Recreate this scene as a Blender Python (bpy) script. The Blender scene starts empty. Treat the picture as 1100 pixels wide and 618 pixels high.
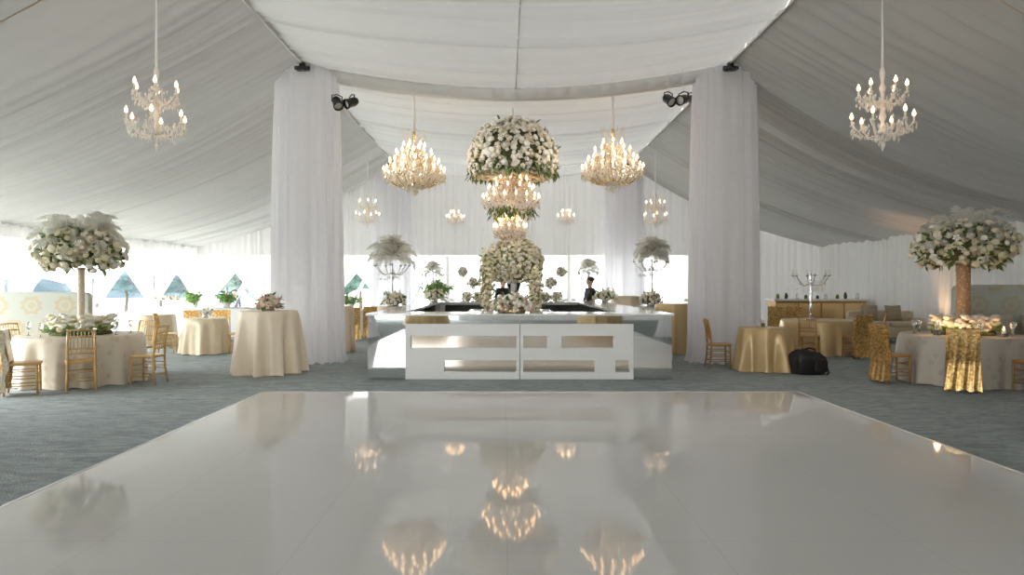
import bpy, math, random
from mathutils import Vector, Matrix, Euler
PI = math.pi; TAU = 2*PI
S = bpy.context.scene
C = S.collection
R = random.Random(7)
sin, cos = math.sin, math.cos

# ------------------------------------------------------------------ camera frame helpers
F = 733.0; CX, CY = 543.0, 306.0; EYE = 1.56
def px(u, d):  return (u-CX)/F*d
def pz(v, d):  return EYE+(CY-v)/F*d

# ------------------------------------------------------------------ mesh builder
class MB:
    def __init__(s): s.v=[]; s.f=[]
    def add(s, v, f, M=None):
        o=len(s.v)
        if M is not None: v=[tuple(M@Vector(p)) for p in v]
        s.v.extend(v); s.f.extend([tuple(i+o for i in q) for q in f]); return s
    def box(s, c, d, rz=0, M=None):
        x,y,z=d[0]/2,d[1]/2,d[2]/2
        v=[(a*x,b*y,e*z) for e in(-1,1) for b in(-1,1) for a in(-1,1)]
        cr,sr=cos(rz),sin(rz)
        v=[(c[0]+p[0]*cr-p[1]*sr, c[1]+p[0]*sr+p[1]*cr, c[2]+p[2]) for p in v]
        return s.add(v,[(0,2,3,1),(4,5,7,6),(0,1,5,4),(2,6,7,3),(0,4,6,2),(1,3,7,5)],M)
    def rbox(s, c, d, r, M=None, seg=3):
        """rounded box: superellipsoid-like cushion"""
        nu,nv=20,12; v=[];f=[]
        def sp(w,e): return math.copysign(abs(w)**e,w)
        e=r
        for j in range(nv+1):
            ph=-PI/2+PI*j/nv
            for i in range(nu):
                th=TAU*i/nu
                v.append((c[0]+d[0]/2*sp(cos(ph),e)*sp(cos(th),e), c[1]+d[1]/2*sp(cos(ph),e)*sp(sin(th),e), c[2]+d[2]/2*sp(sin(ph),e)))
        for j in range(nv):
            for i in range(nu):
                f.append((j*nu+i,j*nu+(i+1)%nu,(j+1)*nu+(i+1)%nu,(j+1)*nu+i))
        return s.add(v,f,M)
    def tube(s, pts, r, n=6, cap=True, M=None):
        pts=[Vector(p) for p in pts]
        rr=r if isinstance(r,(list,tuple)) else [r]*len(pts)
        v=[];f=[];up=None
        for k,p in enumerate(pts):
            t=(pts[min(k+1,len(pts)-1)]-pts[max(k-1,0)])
            if t.length<1e-9: t=Vector((0,0,1))
            t.normalize()
            if up is None:
                up=Vector((0,0,1)) if abs(t.z)<.9 else Vector((1,0,0))
            a=t.cross(up)
            if a.length<1e-6: a=t.cross(Vector((0,1,0)))
            a.normalize(); b=t.cross(a); up=-b if b.dot(up)<0 else b
            b=up
            for i in range(n):
                th=TAU*i/n
                q=p+(a*cos(th)+b*sin(th))*rr[k]; v.append(tuple(q))
        for k in range(len(pts)-1):
            for i in range(n):
                f.append((k*n+i,k*n+(i+1)%n,(k+1)*n+(i+1)%n,(k+1)*n+i))
        if cap:
            f.append(tuple(range(n-1,-1,-1))); m=(len(pts)-1)*n; f.append(tuple(m+i for i in range(n)))
        return s.add(v,f,M)
    def lathe(s, prof, n=16, c=(0,0,0), M=None, wob=None):
        v=[];f=[]
        for k,(r,z) in enumerate(prof):
            for i in range(n):
                th=TAU*i/n; q=max(r,1e-4)
                if wob: q*=wob(th,k)
                v.append((c[0]+q*cos(th),c[1]+q*sin(th),c[2]+z))
        for k in range(len(prof)-1):
            for i in range(n):
                f.append((k*n+i,k*n+(i+1)%n,(k+1)*n+(i+1)%n,(k+1)*n+i))
        return s.add(v,f,M)
    def grid(s, fn, nu, nv, closeu=False, M=None):
        v=[fn(i/nu,j/nv) for j in range(nv+1) for i in range(nu+(0 if closeu else 1))]
        w=nu if closeu else nu+1; f=[]
        for j in range(nv):
            for i in range(nu):
                i2=(i+1)%w if closeu else i+1
                f.append((j*w+i,j*w+i2,(j+1)*w+i2,(j+1)*w+i))
        return s.add(v,f,M)
    def ball(s, c, r, nu=10, nv=6, M=None):
        rx,ry,rz=r if isinstance(r,(tuple,list)) else (r,r,r)
        return s.grid(lambda u,t:(c[0]+rx*sin(PI*t)*cos(TAU*u), c[1]+ry*sin(PI*t)*sin(TAU*u), c[2]-rz*cos(PI*t)), nu, nv, True, M)
    def mesh(s, name, mat, smooth=True):
        m=bpy.data.meshes.new(name); m.from_pydata(s.v,[],s.f); m.update()
        if mat: m.materials.append(mat)
        if smooth: m.polygons.foreach_set('use_smooth',[True]*len(m.polygons))
        return m
    def build(s, name, mat, parent=None, smooth=True, loc=None):
        return link(name, s.mesh(name,mat,smooth), parent, loc)

def link(name, me, parent=None, loc=None, rot=None, scale=None):
    o=bpy.data.objects.new(name, me); C.objects.link(o)
    if parent is not None: o.parent=parent
    if loc is not None: o.location=loc
    if rot is not None: o.rotation_euler=rot
    if scale is not None: o.scale=scale
    return o
def tag(o, label=None, cat=None, group=None, kind=None):
    if label: o['label']=label
    if cat: o['category']=cat
    if group: o['group']=group
    if kind: o['kind']=kind
    return o
def thing(name, label, cat, loc=(0,0,0), rz=0, group=None):
    o=bpy.data.objects.new(name,None); C.objects.link(o); o.empty_display_size=.1
    o.location=loc; o.rotation_euler=(0,0,rz)
    return tag(o,label,cat,group)
KIDS={}
def kids(o): return [c for c in C.objects if c.parent==o]
def copy_tree(o, parent=None):
    c=o.copy(); C.objects.link(c)
    if parent is not None: c.parent=parent
    for ch in [k for k in list(o.children)]: copy_tree(ch,c)
    return c
def dup(o, loc, rz, label, group=None, cat=None, scale=None):
    c=copy_tree(o); c.location=loc; c.rotation_euler=(0,0,rz)
    if scale is not None: c.scale=(scale,)*3
    return tag(c,label,cat,group)
def struct(o): o['kind']='structure'; return o

# ------------------------------------------------------------------ materials
def new_mat(name):
    m=bpy.data.materials.new(name); m.use_nodes=True
    nt=m.node_tree; b=nt.nodes['Principled BSDF']; return m,nt,b
def N(nt,t,**k):
    n=nt.nodes.new(t)
    for a,v in k.items(): setattr(n,a,v)
    return n
def pm(name, col, rough=.6, metal=0, var=.12, scale=12, bump=0, bscale=60, trans=0, emis=None, estr=0, spec=None, coat=0):
    m,nt,b=new_mat(name); L=nt.links
    tc=N(nt,'ShaderNodeTexCoord'); no=N(nt,'ShaderNodeTexNoise'); no.inputs['Scale'].default_value=scale; no.inputs['Detail'].default_value=3
    L.new(tc.outputs['Object'],no.inputs['Vector'])
    mx=N(nt,'ShaderNodeMixRGB'); mx.inputs[1].default_value=(*[c*(1-var) for c in col],1); mx.inputs[2].default_value=(*[min(1,c*(1+var)) for c in col],1)
    L.new(no.outputs[0],mx.inputs[0]); L.new(mx.outputs[0],b.inputs['Base Color'])
    b.inputs['Roughness'].default_value=rough; b.inputs['Metallic'].default_value=metal
    if spec is not None: b.inputs['Specular IOR Level'].default_value=spec
    if trans: b.inputs['Transmission Weight'].default_value=trans
    if coat: b.inputs['Coat Weight'].default_value=coat
    if emis: b.inputs['Emission Color'].default_value=(*emis,1); b.inputs['Emission Strength'].default_value=estr
    if bump:
        n2=N(nt,'ShaderNodeTexNoise'); n2.inputs['Scale'].default_value=bscale; L.new(tc.outputs['Object'],n2.inputs['Vector'])
        bp=N(nt,'ShaderNodeBump'); bp.inputs['Strength'].default_value=bump; bp.inputs['Distance'].default_value=.01
        L.new(n2.outputs[0],bp.inputs['Height']); L.new(bp.outputs[0],b.inputs['Normal'])
    return m
def fabric(name, col, transl=.3, transp=0.0, var=.04, scale=20, tcol=None):
    """thin cloth: diffuse plus translucent plus open weave"""
    m=bpy.data.materials.new(name); m.use_nodes=True; nt=m.node_tree; L=nt.links
    for n in list(nt.nodes): nt.nodes.remove(n)
    out=N(nt,'ShaderNodeOutputMaterial'); d=N(nt,'ShaderNodeBsdfDiffuse'); t=N(nt,'ShaderNodeBsdfTranslucent')
    tc=N(nt,'ShaderNodeTexCoord'); no=N(nt,'ShaderNodeTexNoise'); no.inputs['Scale'].default_value=scale
    L.new(tc.outputs['Object'],no.inputs['Vector'])
    mx=N(nt,'ShaderNodeMixRGB'); mx.inputs[1].default_value=(*[c*(1-var) for c in col],1); mx.inputs[2].default_value=(*[min(1,c*(1+var)) for c in col],1)
    L.new(no.outputs[0],mx.inputs[0]); L.new(mx.outputs[0],d.inputs[0])
    if tcol: t.inputs[0].default_value=(*tcol,1)
    else: L.new(mx.outputs[0],t.inputs[0])
    a=N(nt,'ShaderNodeMixShader'); a.inputs[0].default_value=transl
    L.new(d.outputs[0],a.inputs[1]); L.new(t.outputs[0],a.inputs[2]); last=a
    if transp:
        tr=N(nt,'ShaderNodeBsdfTransparent'); b=N(nt,'ShaderNodeMixShader'); b.inputs[0].default_value=transp
        L.new(a.outputs[0],b.inputs[1]); L.new(tr.outputs[0],b.inputs[2]); last=b
    L.new(last.outputs[0],out.inputs[0]); return m

M={}
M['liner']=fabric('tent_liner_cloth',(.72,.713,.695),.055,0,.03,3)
M['slope']=fabric('shaded_slope_cloth',(.48,.47,.45),.03,0,.03,3)  # liner cloth in a darker grey, its colour standing in for shade on the slopes
M['wallcloth']=fabric('wall_drape_cloth',(.72,.71,.70),.06,0,.03,3)
M['sheer']=fabric('sheer_voile',(.95,.94,.965),.58,.16,.03,10)
M['curtain']=fabric('white_window_curtain',(.93,.93,.93),.6,.1,.02,10)
M['frame']=pm('white_tent_frame',(.85,.85,.85),.4)
M['pole']=pm('aluminium_pole',(.7,.7,.7),.35,.6)
M['black']=pm('black_metal',(.02,.02,.02),.35,.3)
M['lens']=pm('spotlight_lens',(.8,.78,.7),.1,.3)
M['mirror']=pm('mirror_panel',(.82,.83,.82),.03,1,.02)
M['mirrorwarm']=pm('champagne_mirror_inlay',(.82,.74,.66),.09,1,.08,5)
M['mirrorsmoke']=pm('smoked_mirror',(.42,.42,.40),.06,1,.1)
M['darkmirror']=pm('dark_mirror',(.10,.105,.105),.08,.8,.2)
M['whitelac']=pm('white_lacquer',(.83,.84,.83),.22,0,.01)
M['top']=pm('pale_glossy_counter',(.86,.87,.87),.10,.25,.02)
M['gold']=pm('gold_painted_wood',(.66,.42,.17),.35,.35,.15,25)
M['goldmid']=pm('honey_gold_wood',(.50,.27,.09),.4,.25,.15,25)
M['brass']=pm('warm_brass',(.85,.62,.32),.25,.9,.1,30)
M['silver']=pm('polished_silver',(.75,.75,.76),.12,1,.05)
M['crystal']=pm('cut_crystal',(.95,.90,.84),.12,0,.05,40,trans=.15,spec=.9)
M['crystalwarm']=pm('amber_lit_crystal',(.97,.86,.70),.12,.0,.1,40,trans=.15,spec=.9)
M['bulb']=pm('candle_bulb_glow',(1,.8,.55),.3,0,0,emis=(1,.60,.30),estr=9)
M['candle']=pm('ivory_candle_sleeve',(.9,.85,.75),.5)
M['flame']=pm('candle_flame',(1,.7,.3),.5,emis=(1,.5,.18),estr=40)
M['glass']=pm('clear_glass',(.95,.97,.97),.03,0,0,trans=.9)
M['rosewhite']=pm('white_rose_petals',(.92,.89,.80),.6,0,.08,30)
M['rosecream']=pm('cream_rose_petals',(.86,.77,.60),.6,0,.15,30)
M['roseyellow']=pm('butter_hydrangea_petals',(.80,.74,.50),.6,0,.2,30)
M['rosepink']=pm('blush_rose_petals',(.78,.56,.46),.6,0,.15,30)
M['leaf']=pm('green_leaves',(.12,.19,.05),.5,0,.4,20)
M['leafpale']=pm('fresh_green_leaves',(.30,.48,.15),.5,0,.3,20)
M['moss']=pm('dark_moss_core',(.13,.14,.06),.9,0,.4,30,bump=.6,bscale=40)
M['mosspale']=pm('pale_moss_core',(.36,.35,.20),.9,0,.3,30,bump=.6,bscale=40)
M['plume']=fabric('ostrich_plume',(.97,.95,.90),.55,.15,.06,20)
M['plumebeige']=fabric('beige_ostrich_plume',(.98,.95,.89),.7,.35,.08,20)
M['satin']=pm('gold_satin',(.62,.45,.23),.33,.25,.1,8,bump=.15,bscale=6)
M['satinlight']=pm('champagne_satin',(.80,.68,.48),.36,.1,.08,8,bump=.12,bscale=6)
M['peach']=pm('peach_linen',(.83,.68,.50),.6,0,.06,8)
M['peachstripe']=pm('ivory_peach_cloth',(.88,.76,.60),.5,0,.05,8)
M['whitecloth']=pm('white_linen',(.88,.87,.85),.7,0,.03,8)
M['flowercloth']=None
M['sofacream']=pm('cream_upholstery',(.60,.52,.40),.75,0,.06,8)
M['sofatan']=pm('taupe_cushion_fabric',(.32,.27,.19),.75,0,.1,8)
M['bag']=pm('black_nylon',(.012,.012,.014),.55,0,.3,20,bump=.3)
M['skin']=pm('skin',(.60,.38,.28),.55,0,.05)
M['navy']=pm('navy_clothes',(.03,.03,.08),.7)
M['suit']=pm('black_suit',(.012,.012,.014),.7)
M['paleblue']=pm('pale_blue_shirt',(.55,.62,.75),.7)
M['hair']=pm('dark_hair',(.03,.02,.015),.6)
M['treecrown']=pm('blue_green_tree_leaves',(.07,.15,.12),.8,0,.5,2.5)
M['treecrownb']=pm('hazy_teal_tree_leaves',(.06,.13,.15),.8,0,.35,2.5)
M['bark']=pm('tree_bark',(.15,.12,.09),.9)
M['hill']=pm('hazy_blue_hills',(.06,.11,.14),.9,0,.15,.05)
M['lawn']=pm('pale_outdoor_ground',(.75,.78,.72),.95,0,.08,.5)

# woven tablecloth with rosy motif
def cloth_motif(name, base, dot, sc):
    m,nt,b=new_mat(name); L=nt.links
    tc=N(nt,'ShaderNodeTexCoord'); vo=N(nt,'ShaderNodeTexVoronoi'); vo.inputs['Scale'].default_value=sc
    L.new(tc.outputs['Object'],vo.inputs['Vector'])
    rp=N(nt,'ShaderNodeValToRGB'); e=rp.color_ramp.elements; e[0].position=.22; e[0].color=(*dot,1); e[1].position=.36; e[1].color=(*base,1)
    L.new(vo.outputs['Distance'],rp.inputs[0]); L.new(rp.outputs[0],b.inputs['Base Color']); b.inputs['Roughness'].default_value=.55; return m
M['flowercloth']=cloth_motif('ivory_motif_cloth',(.74,.66,.53),(.66,.55,.42),7)
M['greycloth']=cloth_motif('dove_motif_cloth',(.52,.47,.40),(.45,.39,.32),7)
M['mosaic']=cloth_motif('amber_mosaic_vase',(.42,.25,.13),(.62,.46,.30),22); 
M['pearl']=cloth_motif('ivory_sequin_vase',(.70,.58,.44),(.82,.74,.62),22)
def sequin(name, col, dark):
    m,nt,b=new_mat(name); L=nt.links
    tc=N(nt,'ShaderNodeTexCoord'); vo=N(nt,'ShaderNodeTexVoronoi'); vo.inputs['Scale'].default_value=38
    L.new(tc.outputs['Object'],vo.inputs['Vector'])
    mx=N(nt,'ShaderNodeMixRGB'); mx.inputs[1].default_value=(*dark,1); mx.inputs[2].default_value=(*col,1)
    sp=N(nt,'ShaderNodeSeparateColor'); L.new(vo.outputs['Color'],sp.inputs[0]); L.new(sp.outputs[0],mx.inputs[0]); L.new(mx.outputs[0],b.inputs['Base Color'])
    b.inputs['Metallic'].default_value=.75; b.inputs['Roughness'].default_value=.28
    bp=N(nt,'ShaderNodeBump'); bp.inputs['Strength'].default_value=.8; bp.inputs['Distance'].default_value=.015
    L.new(sp.outputs[1],bp.inputs['Height']); L.new(bp.outputs[0],b.inputs['Normal']); return m
M['sequin']=sequin('gold_sequin_slip',(.92,.62,.26),(.45,.25,.07))
M['lacecover']=sequin('ivory_lace_slip',(.85,.76,.58),(.62,.50,.34)); M['lacecover'].node_tree.nodes['Principled BSDF'].inputs['Metallic'].default_value=.15
# medallion upholstery
def medallion():
    m,nt,b=new_mat('medallion_upholstery'); L=nt.links
    tc=N(nt,'ShaderNodeTexCoord'); sx=N(nt,'ShaderNodeSeparateXYZ'); L.new(tc.outputs['Object'],sx.inputs[0])
    def mth(op,a,bv=None):
        n=N(nt,'ShaderNodeMath',operation=op)
        for k,v in ((0,a),(1,bv)):
            if v is None: continue
            if isinstance(v,(int,float)): n.inputs[k].default_value=v
            else: L.new(v,n.inputs[k])
        return n.outputs[0]
    u=mth('MULTIPLY',mth('ADD',sx.outputs[0],mth('MULTIPLY',sx.outputs[1],1.0)),1/.62); w=mth('MULTIPLY',sx.outputs[2],1/.46)
    row=mth('FLOOR',w); u2=mth('ADD',u,mth('MULTIPLY',row,.5))
    fu=mth('SUBTRACT',mth('FRACT',mth('ADD',u2,50)),.5); fw=mth('SUBTRACT',mth('FRACT',w),.5)
    d=mth('SQRT',mth('ADD',mth('POWER',mth('MULTIPLY',mth('ABSOLUTE',fu),1.25),2),mth('POWER',mth('ABSOLUTE',fw),2)))
    ang=mth('ARCTAN2',fw,fu); d=mth('MULTIPLY',d,mth('ADD',1.0,mth('MULTIPLY',mth('COSINE',mth('MULTIPLY',ang,8.0)),.10)))
    rp=N(nt,'ShaderNodeValToRGB'); rp.color_ramp.interpolation='LINEAR'; cr=rp.color_ramp; base=(.56,.57,.51,1); gold=(.56,.49,.33,1)
    cr.elements[0].position=0; cr.elements[0].color=gold; cr.elements[1].position=.13; cr.elements[1].color=gold
    for p,c in ((.16,base),(.22,base),(.25,gold),(.36,gold),(.41,base)):
        e=cr.elements.new(p); e.color=c
    L.new(d,rp.inputs[0]); L.new(rp.outputs[0],b.inputs['Base Color']); b.inputs['Roughness'].default_value=.7; return m
M['medallion']=medallion()
def carpet():
    m,nt,b=new_mat('blue_grey_carpet'); L=nt.links
    tc=N(nt,'ShaderNodeTexCoord'); mp=N(nt,'ShaderNodeMapping'); mp.inputs['Scale'].default_value=(1.2,3.0,1); L.new(tc.outputs['Object'],mp.inputs[0])
    n1=N(nt,'ShaderNodeTexNoise'); n1.inputs['Scale'].default_value=2.6; n1.inputs['Detail'].default_value=8; n1.inputs['Roughness'].default_value=.7; n1.inputs['Distortion'].default_value=1.2
    L.new(mp.outputs[0],n1.inputs['Vector'])
    rp=N(nt,'ShaderNodeValToRGB'); e=rp.color_ramp.elements; e[0].position=.32; e[0].color=(.21,.245,.252,1); e[1].position=.68; e[1].color=(.43,.465,.46,1)
    L.new(n1.outputs[0],rp.inputs[0]); L.new(rp.outputs[0],b.inputs['Base Color']); b.inputs['Roughness'].default_value=.95; b.inputs['Specular IOR Level'].default_value=.1
    n2=N(nt,'ShaderNodeTexNoise'); n2.inputs['Scale'].default_value=60; n2.inputs['Detail'].default_value=3; L.new(tc.outputs['Object'],n2.inputs['Vector'])
    bp=N(nt,'ShaderNodeBump'); bp.inputs['Strength'].default_value=.5; bp.inputs['Distance'].default_value=.02; L.new(n2.outputs[0],bp.inputs['Height']); L.new(bp.outputs[0],b.inputs['Normal'])
    return m
M['carpet']=carpet()
def dancefloor():
    m,nt,b=new_mat('glossy_white_dance_floor'); L=nt.links
    tc=N(nt,'ShaderNodeTexCoord'); br=N(nt,'ShaderNodeTexBrick')
    mp=N(nt,'ShaderNodeMapping'); mp.inputs['Location'].default_value=(.35,.0,0); L.new(tc.outputs['Object'],mp.inputs[0]); L.new(mp.outputs[0],br.inputs['Vector'])
    br.offset=0; br.inputs['Scale'].default_value=1; br.inputs['Brick Width'].default_value=1.22; br.inputs['Row Height'].default_value=2.44; br.inputs['Mortar Size'].default_value=.0025
    br.inputs['Color1'].default_value=(.64,.63,.61,1); br.inputs['Color2'].default_value=(.65,.64,.62,1); br.inputs['Mortar'].default_value=(.54,.53,.51,1)
    L.new(br.outputs[0],b.inputs['Base Color']); b.inputs['Roughness'].default_value=.045; b.inputs['Specular IOR Level'].default_value=.38
    no=N(nt,'ShaderNodeTexNoise'); no.inputs['Scale'].default_value=.9; L.new(tc.outputs['Object'],no.inputs['Vector'])
    bp=N(nt,'ShaderNodeBump'); bp.inputs['Strength'].default_value=.06; bp.inputs['Distance'].default_value=.05; L.new(no.outputs[0],bp.inputs['Height']); L.new(bp.outputs[0],b.inputs['Normal'])
    return m
M['dance']=dancefloor()
def pane():
    m=bpy.data.materials.new('clear_vinyl_pane'); m.use_nodes=True; nt=m.node_tree; L=nt.links
    for n in list(nt.nodes): nt.nodes.remove(n)
    out=N(nt,'ShaderNodeOutputMaterial'); t=N(nt,'ShaderNodeBsdfTransparent'); g=N(nt,'ShaderNodeBsdfGlossy'); g.inputs['Roughness'].default_value=.05
    mx=N(nt,'ShaderNodeMixShader'); mx.inputs[0].default_value=.05; t.inputs[0].default_value=(.97,.98,.98,1)
    L.new(t.outputs[0],mx.inputs[1]); L.new(g.outputs[0],mx.inputs[2]); L.new(mx.outputs[0],out.inputs[0]); return m
M['pane']=pane()

# ------------------------------------------------------------------ tent shell
XC=.2; HALF=4.15                # ridge lines at XC +- HALF
XL,XR=-11.2,11.4; YB,YF=24.8,-7.6
RIDGE=5.98; EAVE=3.0
def zc(x): u=(x-XC)/HALF; return RIDGE-.06-.46*(1-u*u)      # swagged centre
rp_=random.Random(3)
def pleats(y0,y1,step):
    """irregular pleat profile along the tent: (y, depth) pairs"""
    out=[];y=y0
    while y<y1:
        w=step*rp_.choice((.45,.7,1,1.4,2.0))*rp_.uniform(.8,1.2); a=rp_.uniform(.3,1.5)
        out+= [(y,0),(y+w*.35,.7*a),(y+w*.6,a),(y+w*.85,.5*a)]; y+=w
    out.append((y1,0)); return out
def liner(name, fn, nx, y0,y1, step, amp, mat):
    """fn(u)->(x,z), normal-ish drop is -z"""
    pl=pleats(y0,y1,step); b=MB(); n=len(pl)-1
    def g(u,t):
        y,a=pl[round(t*n)]
        x,z=fn(u,y); k=sin(PI*min(1,max(0,u)))**.5 if False else 1
        return (x+0.02*sin(3*y+u*5), y+.05*sin(u*9+y*.7)*1, z-a*amp)
    b.grid(g,nx,n); return struct(b.build(name,mat))
liner('ceiling',lambda u,y:(XC+HALF*(2*u-1), zc(XC+HALF*(2*u-1))),26,YF,13.66,.21,.06,M['liner'])
liner('ceiling',lambda u,y:(XC+HALF*(2*u-1), zc(XC+HALF*(2*u-1))),26,13.6,YB,.21,.06,M['liner'])
def slope(side):
    xr=XC+side*HALF; xe=XR if side>0 else XL
    def fn(u,y):
        if y: u=1.015*u
        x=xr+(xe-xr)*u; sag=.42*sin(PI*u)
        return (x, RIDGE+(EAVE-RIDGE)*u-sag*1.0)
    return fn
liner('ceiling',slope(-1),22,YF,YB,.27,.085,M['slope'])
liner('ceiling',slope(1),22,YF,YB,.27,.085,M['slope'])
# ridge seams, deepened into strips that block sun leaking between the cloths
for nm,x,z in (('trim_1',XC-HALF,RIDGE-.02),('trim_2',XC+HALF,RIDGE-.02)):
    struct(MB().box((x,(YF+YB)/2,z+.01),(.03,YB-YF,.26)).build(nm,M['liner'],smooth=False))
struct(MB().tube([(XC,YF,zc(XC)-.05),(XC,13.5,zc(XC)-.05)],.012,6).build('trim_3',M['liner']))
# slope seams from ridge to eave at the frame
for k,side in enumerate((-1,1)):
    f=slope(side)
    for yy in (8.0,):
        struct(MB().tube([(f(i/14,0)[0],yy+.2,f(i/14,0)[1]-.06) for i in range(15)],.012,5).build('trim_%d'%(4+k),M['sofacream']))
# gathered valance on the frame between the two column tops
def valance(y, name):
    b=MB()
    def g(u,t):
        x=XC+HALF*(2*u-1)
        fold=.018*sin(u*150+3*sin(u*9))+.012*sin(u*61)
        bulge=.10*sin(PI*t)
        ctr=math.exp(-((u-.5)/.02)**2)
        return (x, y-.09-bulge-fold-.05*ctr*sin(PI*t), zc(x)+.06-t*(.27+.03*ctr))
    b.grid(g,260,6)
    b.grid(lambda u,t:(XC+HALF*(2*u-1), y-.09+t*.2, zc(XC+HALF*(2*u-1))-.21),60,1)
    return struct(b.build(name,M['liner']))
valance(13.6,'trim_6'); 
# back wall: gable liner, window band, curtain band
def drape_sheet(b, p0, p1, z0, z1f, step, amp, nz=6, seed=1, norm=(0,-1)):
    r=random.Random(seed); L=math.hypot(p1[0]-p0[0],p1[1]-p0[1]); s=0; prof=[]
    while s<L:
        w=step*r.uniform(.6,1.5); a=r.uniform(.4,1.3); prof+=[(s,0),(s+w*.3,.8*a),(s+w*.55,a),(s+w*.8,.4*a)]; s+=w
    prof=[(min(q,L),a) for q,a in prof]+[(L,0)]; n=len(prof)-1
    def g(u,t):
        s,a=prof[round(u*n)]; k=s/L
        x=p0[0]+(p1[0]-p0[0])*k; y=p0[1]+(p1[1]-p0[1])*k
        zt=z1f(x,y); z=z0+(zt-z0)*t
        return (x+norm[0]*a*amp, y+norm[1]*a*amp, z)
    b.grid(g,n,nz)
SILL=.0; HEAD=2.62
fl,fr=slope(-1),slope(1)
def roofz(x,y=0):
    if x<XC-HALF: u=(x-(XC-HALF))/(XL-(XC-HALF)); return fl(u,0)[1]-.02
    if x>XC+HALF: u=(x-(XC+HALF))/(XR-(XC+HALF)); return fr(u,0)[1]-.02
    return zc(x)-.02
b=MB()
drape_sheet(b,(XL,YB),(6.7,YB),HEAD,roofz,.22,.05,6,5)
drape_sheet(b,(6.7,YB),(XR,YB),0,roofz,.24,.05,8,6)
struct(b.build('wall_back',M['wallcloth']))
b=MB(); drape_sheet(b,(XR,YB),(XR,YF),0,lambda x,y:EAVE,.26,.06,8,7,(-1,0)); struct(b.build('wall_right',M['wallcloth']))
b=MB(); drape_sheet(b,(XL,YF),(-2.1,YF),HEAD,roofz,.4,.05,6,8,(0,1)); drape_sheet(b,(-2.1,YF),(XR,YF),0,roofz,.4,.06,6,8,(0,1)); struct(b.build('wall_front',M['wallcloth']))
b=MB(); drape_sheet(b,(XL,YF),(XL,5.6),0,lambda x,y:EAVE,.26,.05,4,9,(1,0)); drape_sheet(b,(XL,5.6),(XL,YB),HEAD,lambda x,y:EAVE,.26,.04,4,9,(1,0)); struct(b.build('wall_left',M['wallcloth']))
# floor, dance floor, outdoors
struct(MB().grid(lambda u,t:(XL+(XR-XL)*u, YF+(YB-YF)*t, 0),4,4).build('floor',M['carpet'],smooth=False))
DX0,DX1,DY0,DY1=-3.47,4.19,-1.6,9.78
def slab(b,x0,x1,y0,y1,z0,z1,bev):
    v=[(x0,y0,z0),(x1,y0,z0),(x1,y1,z0),(x0,y1,z0),(x0+bev,y0+bev,z1),(x1-bev,y0+bev,z1),(x1-bev,y1-bev,z1),(x0+bev,y1-bev,z1)]
    b.add(v,[(0,3,2,1),(4,5,6,7),(0,1,5,4),(1,2,6,5),(2,3,7,6),(3,0,4,7)])
dt=thing('dance_floor','large glossy white dance floor laid flat on the grey carpet','dance floor',((DX0+DX1)/2,(DY0+DY1)/2,0))
hx,hy=(DX1-DX0)/2,(DY1-DY0)/2
b=MB(); slab(b,-hx,hx,-hy,hy,.001,.025,.01); b.build('panel',M['dance'],dt,False)
b=MB(); w=.045
for q in ((-hx-w,-hx,-hy-w,hy+w),(hx,hx+w,-hy-w,hy+w),(-hx,hx,hy,hy+w),(-hx,hx,-hy-w,-hy)): slab(b,*q,.001,.024,.012)
b.build('edge_ramp',M['whitelac'],dt,False)
b=MB()
b.grid(lambda u,t:(-140+280*u,-60+240*t,-.30),8,8); struct(b.build('ground',M['lawn'],smooth=False))
# posts and windows
def post(n,x,y,z1=HEAD):
    struct(MB().box((x,y,(z1-.3)/2),(.10,.10,z1+.3)).build('trim_%d'%n,M['frame'],smooth=False))
bx=[-10.9,-8.7,-6.5,-4.3,-2.1,.1,2.3,4.5,6.7]
tn=10
for x in bx: post(tn,x,YB+.06); tn+=1
ly=[-7.2,-4,-.8,2.4,5.6,8.8,12.0,15.2,18.4,21.6,24.75]
for y in ly[4:-1]: post(tn,XL-.06,y); tn+=1
def window(n,c,w,ax):
    o=bpy.data.objects.new('window_%d'%n,None); C.objects.link(o); o.location=c; o.rotation_euler=(0,0,0 if ax=='x' else PI/2); struct(o)
    MB().box((0,0,HEAD/2),(w-.10,.006,HEAD)).build('pane',M['pane'],o,False)
    f=MB()
    for z in (.03,HEAD-.03): f.box((0,0,z),(w-.1,.06,.06))
    for s in (-1,1): f.box((s*(w/2-.065),0,HEAD/2),(.03,.05,HEAD-.12))
    f.build('frame',M['frame'],o,False)
wn=1
for k in range(len(bx)-1): window(wn,((bx[k]+bx[k+1])/2,YB+.06,0),bx[k+1]-bx[k],'x'); wn+=1
for k in range(4,len(ly)-1): window(wn,(XL-.06,(ly[k]+ly[k+1])/2,0),ly[k+1]-ly[k],'y'); wn+=1
for k in range(4): window(wn,((bx[k]+bx[k+1])/2,YF-.06,0),bx[k+1]-bx[k],'x'); post(tn,bx[k],YF-.06); wn+=1; tn+=1
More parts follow.
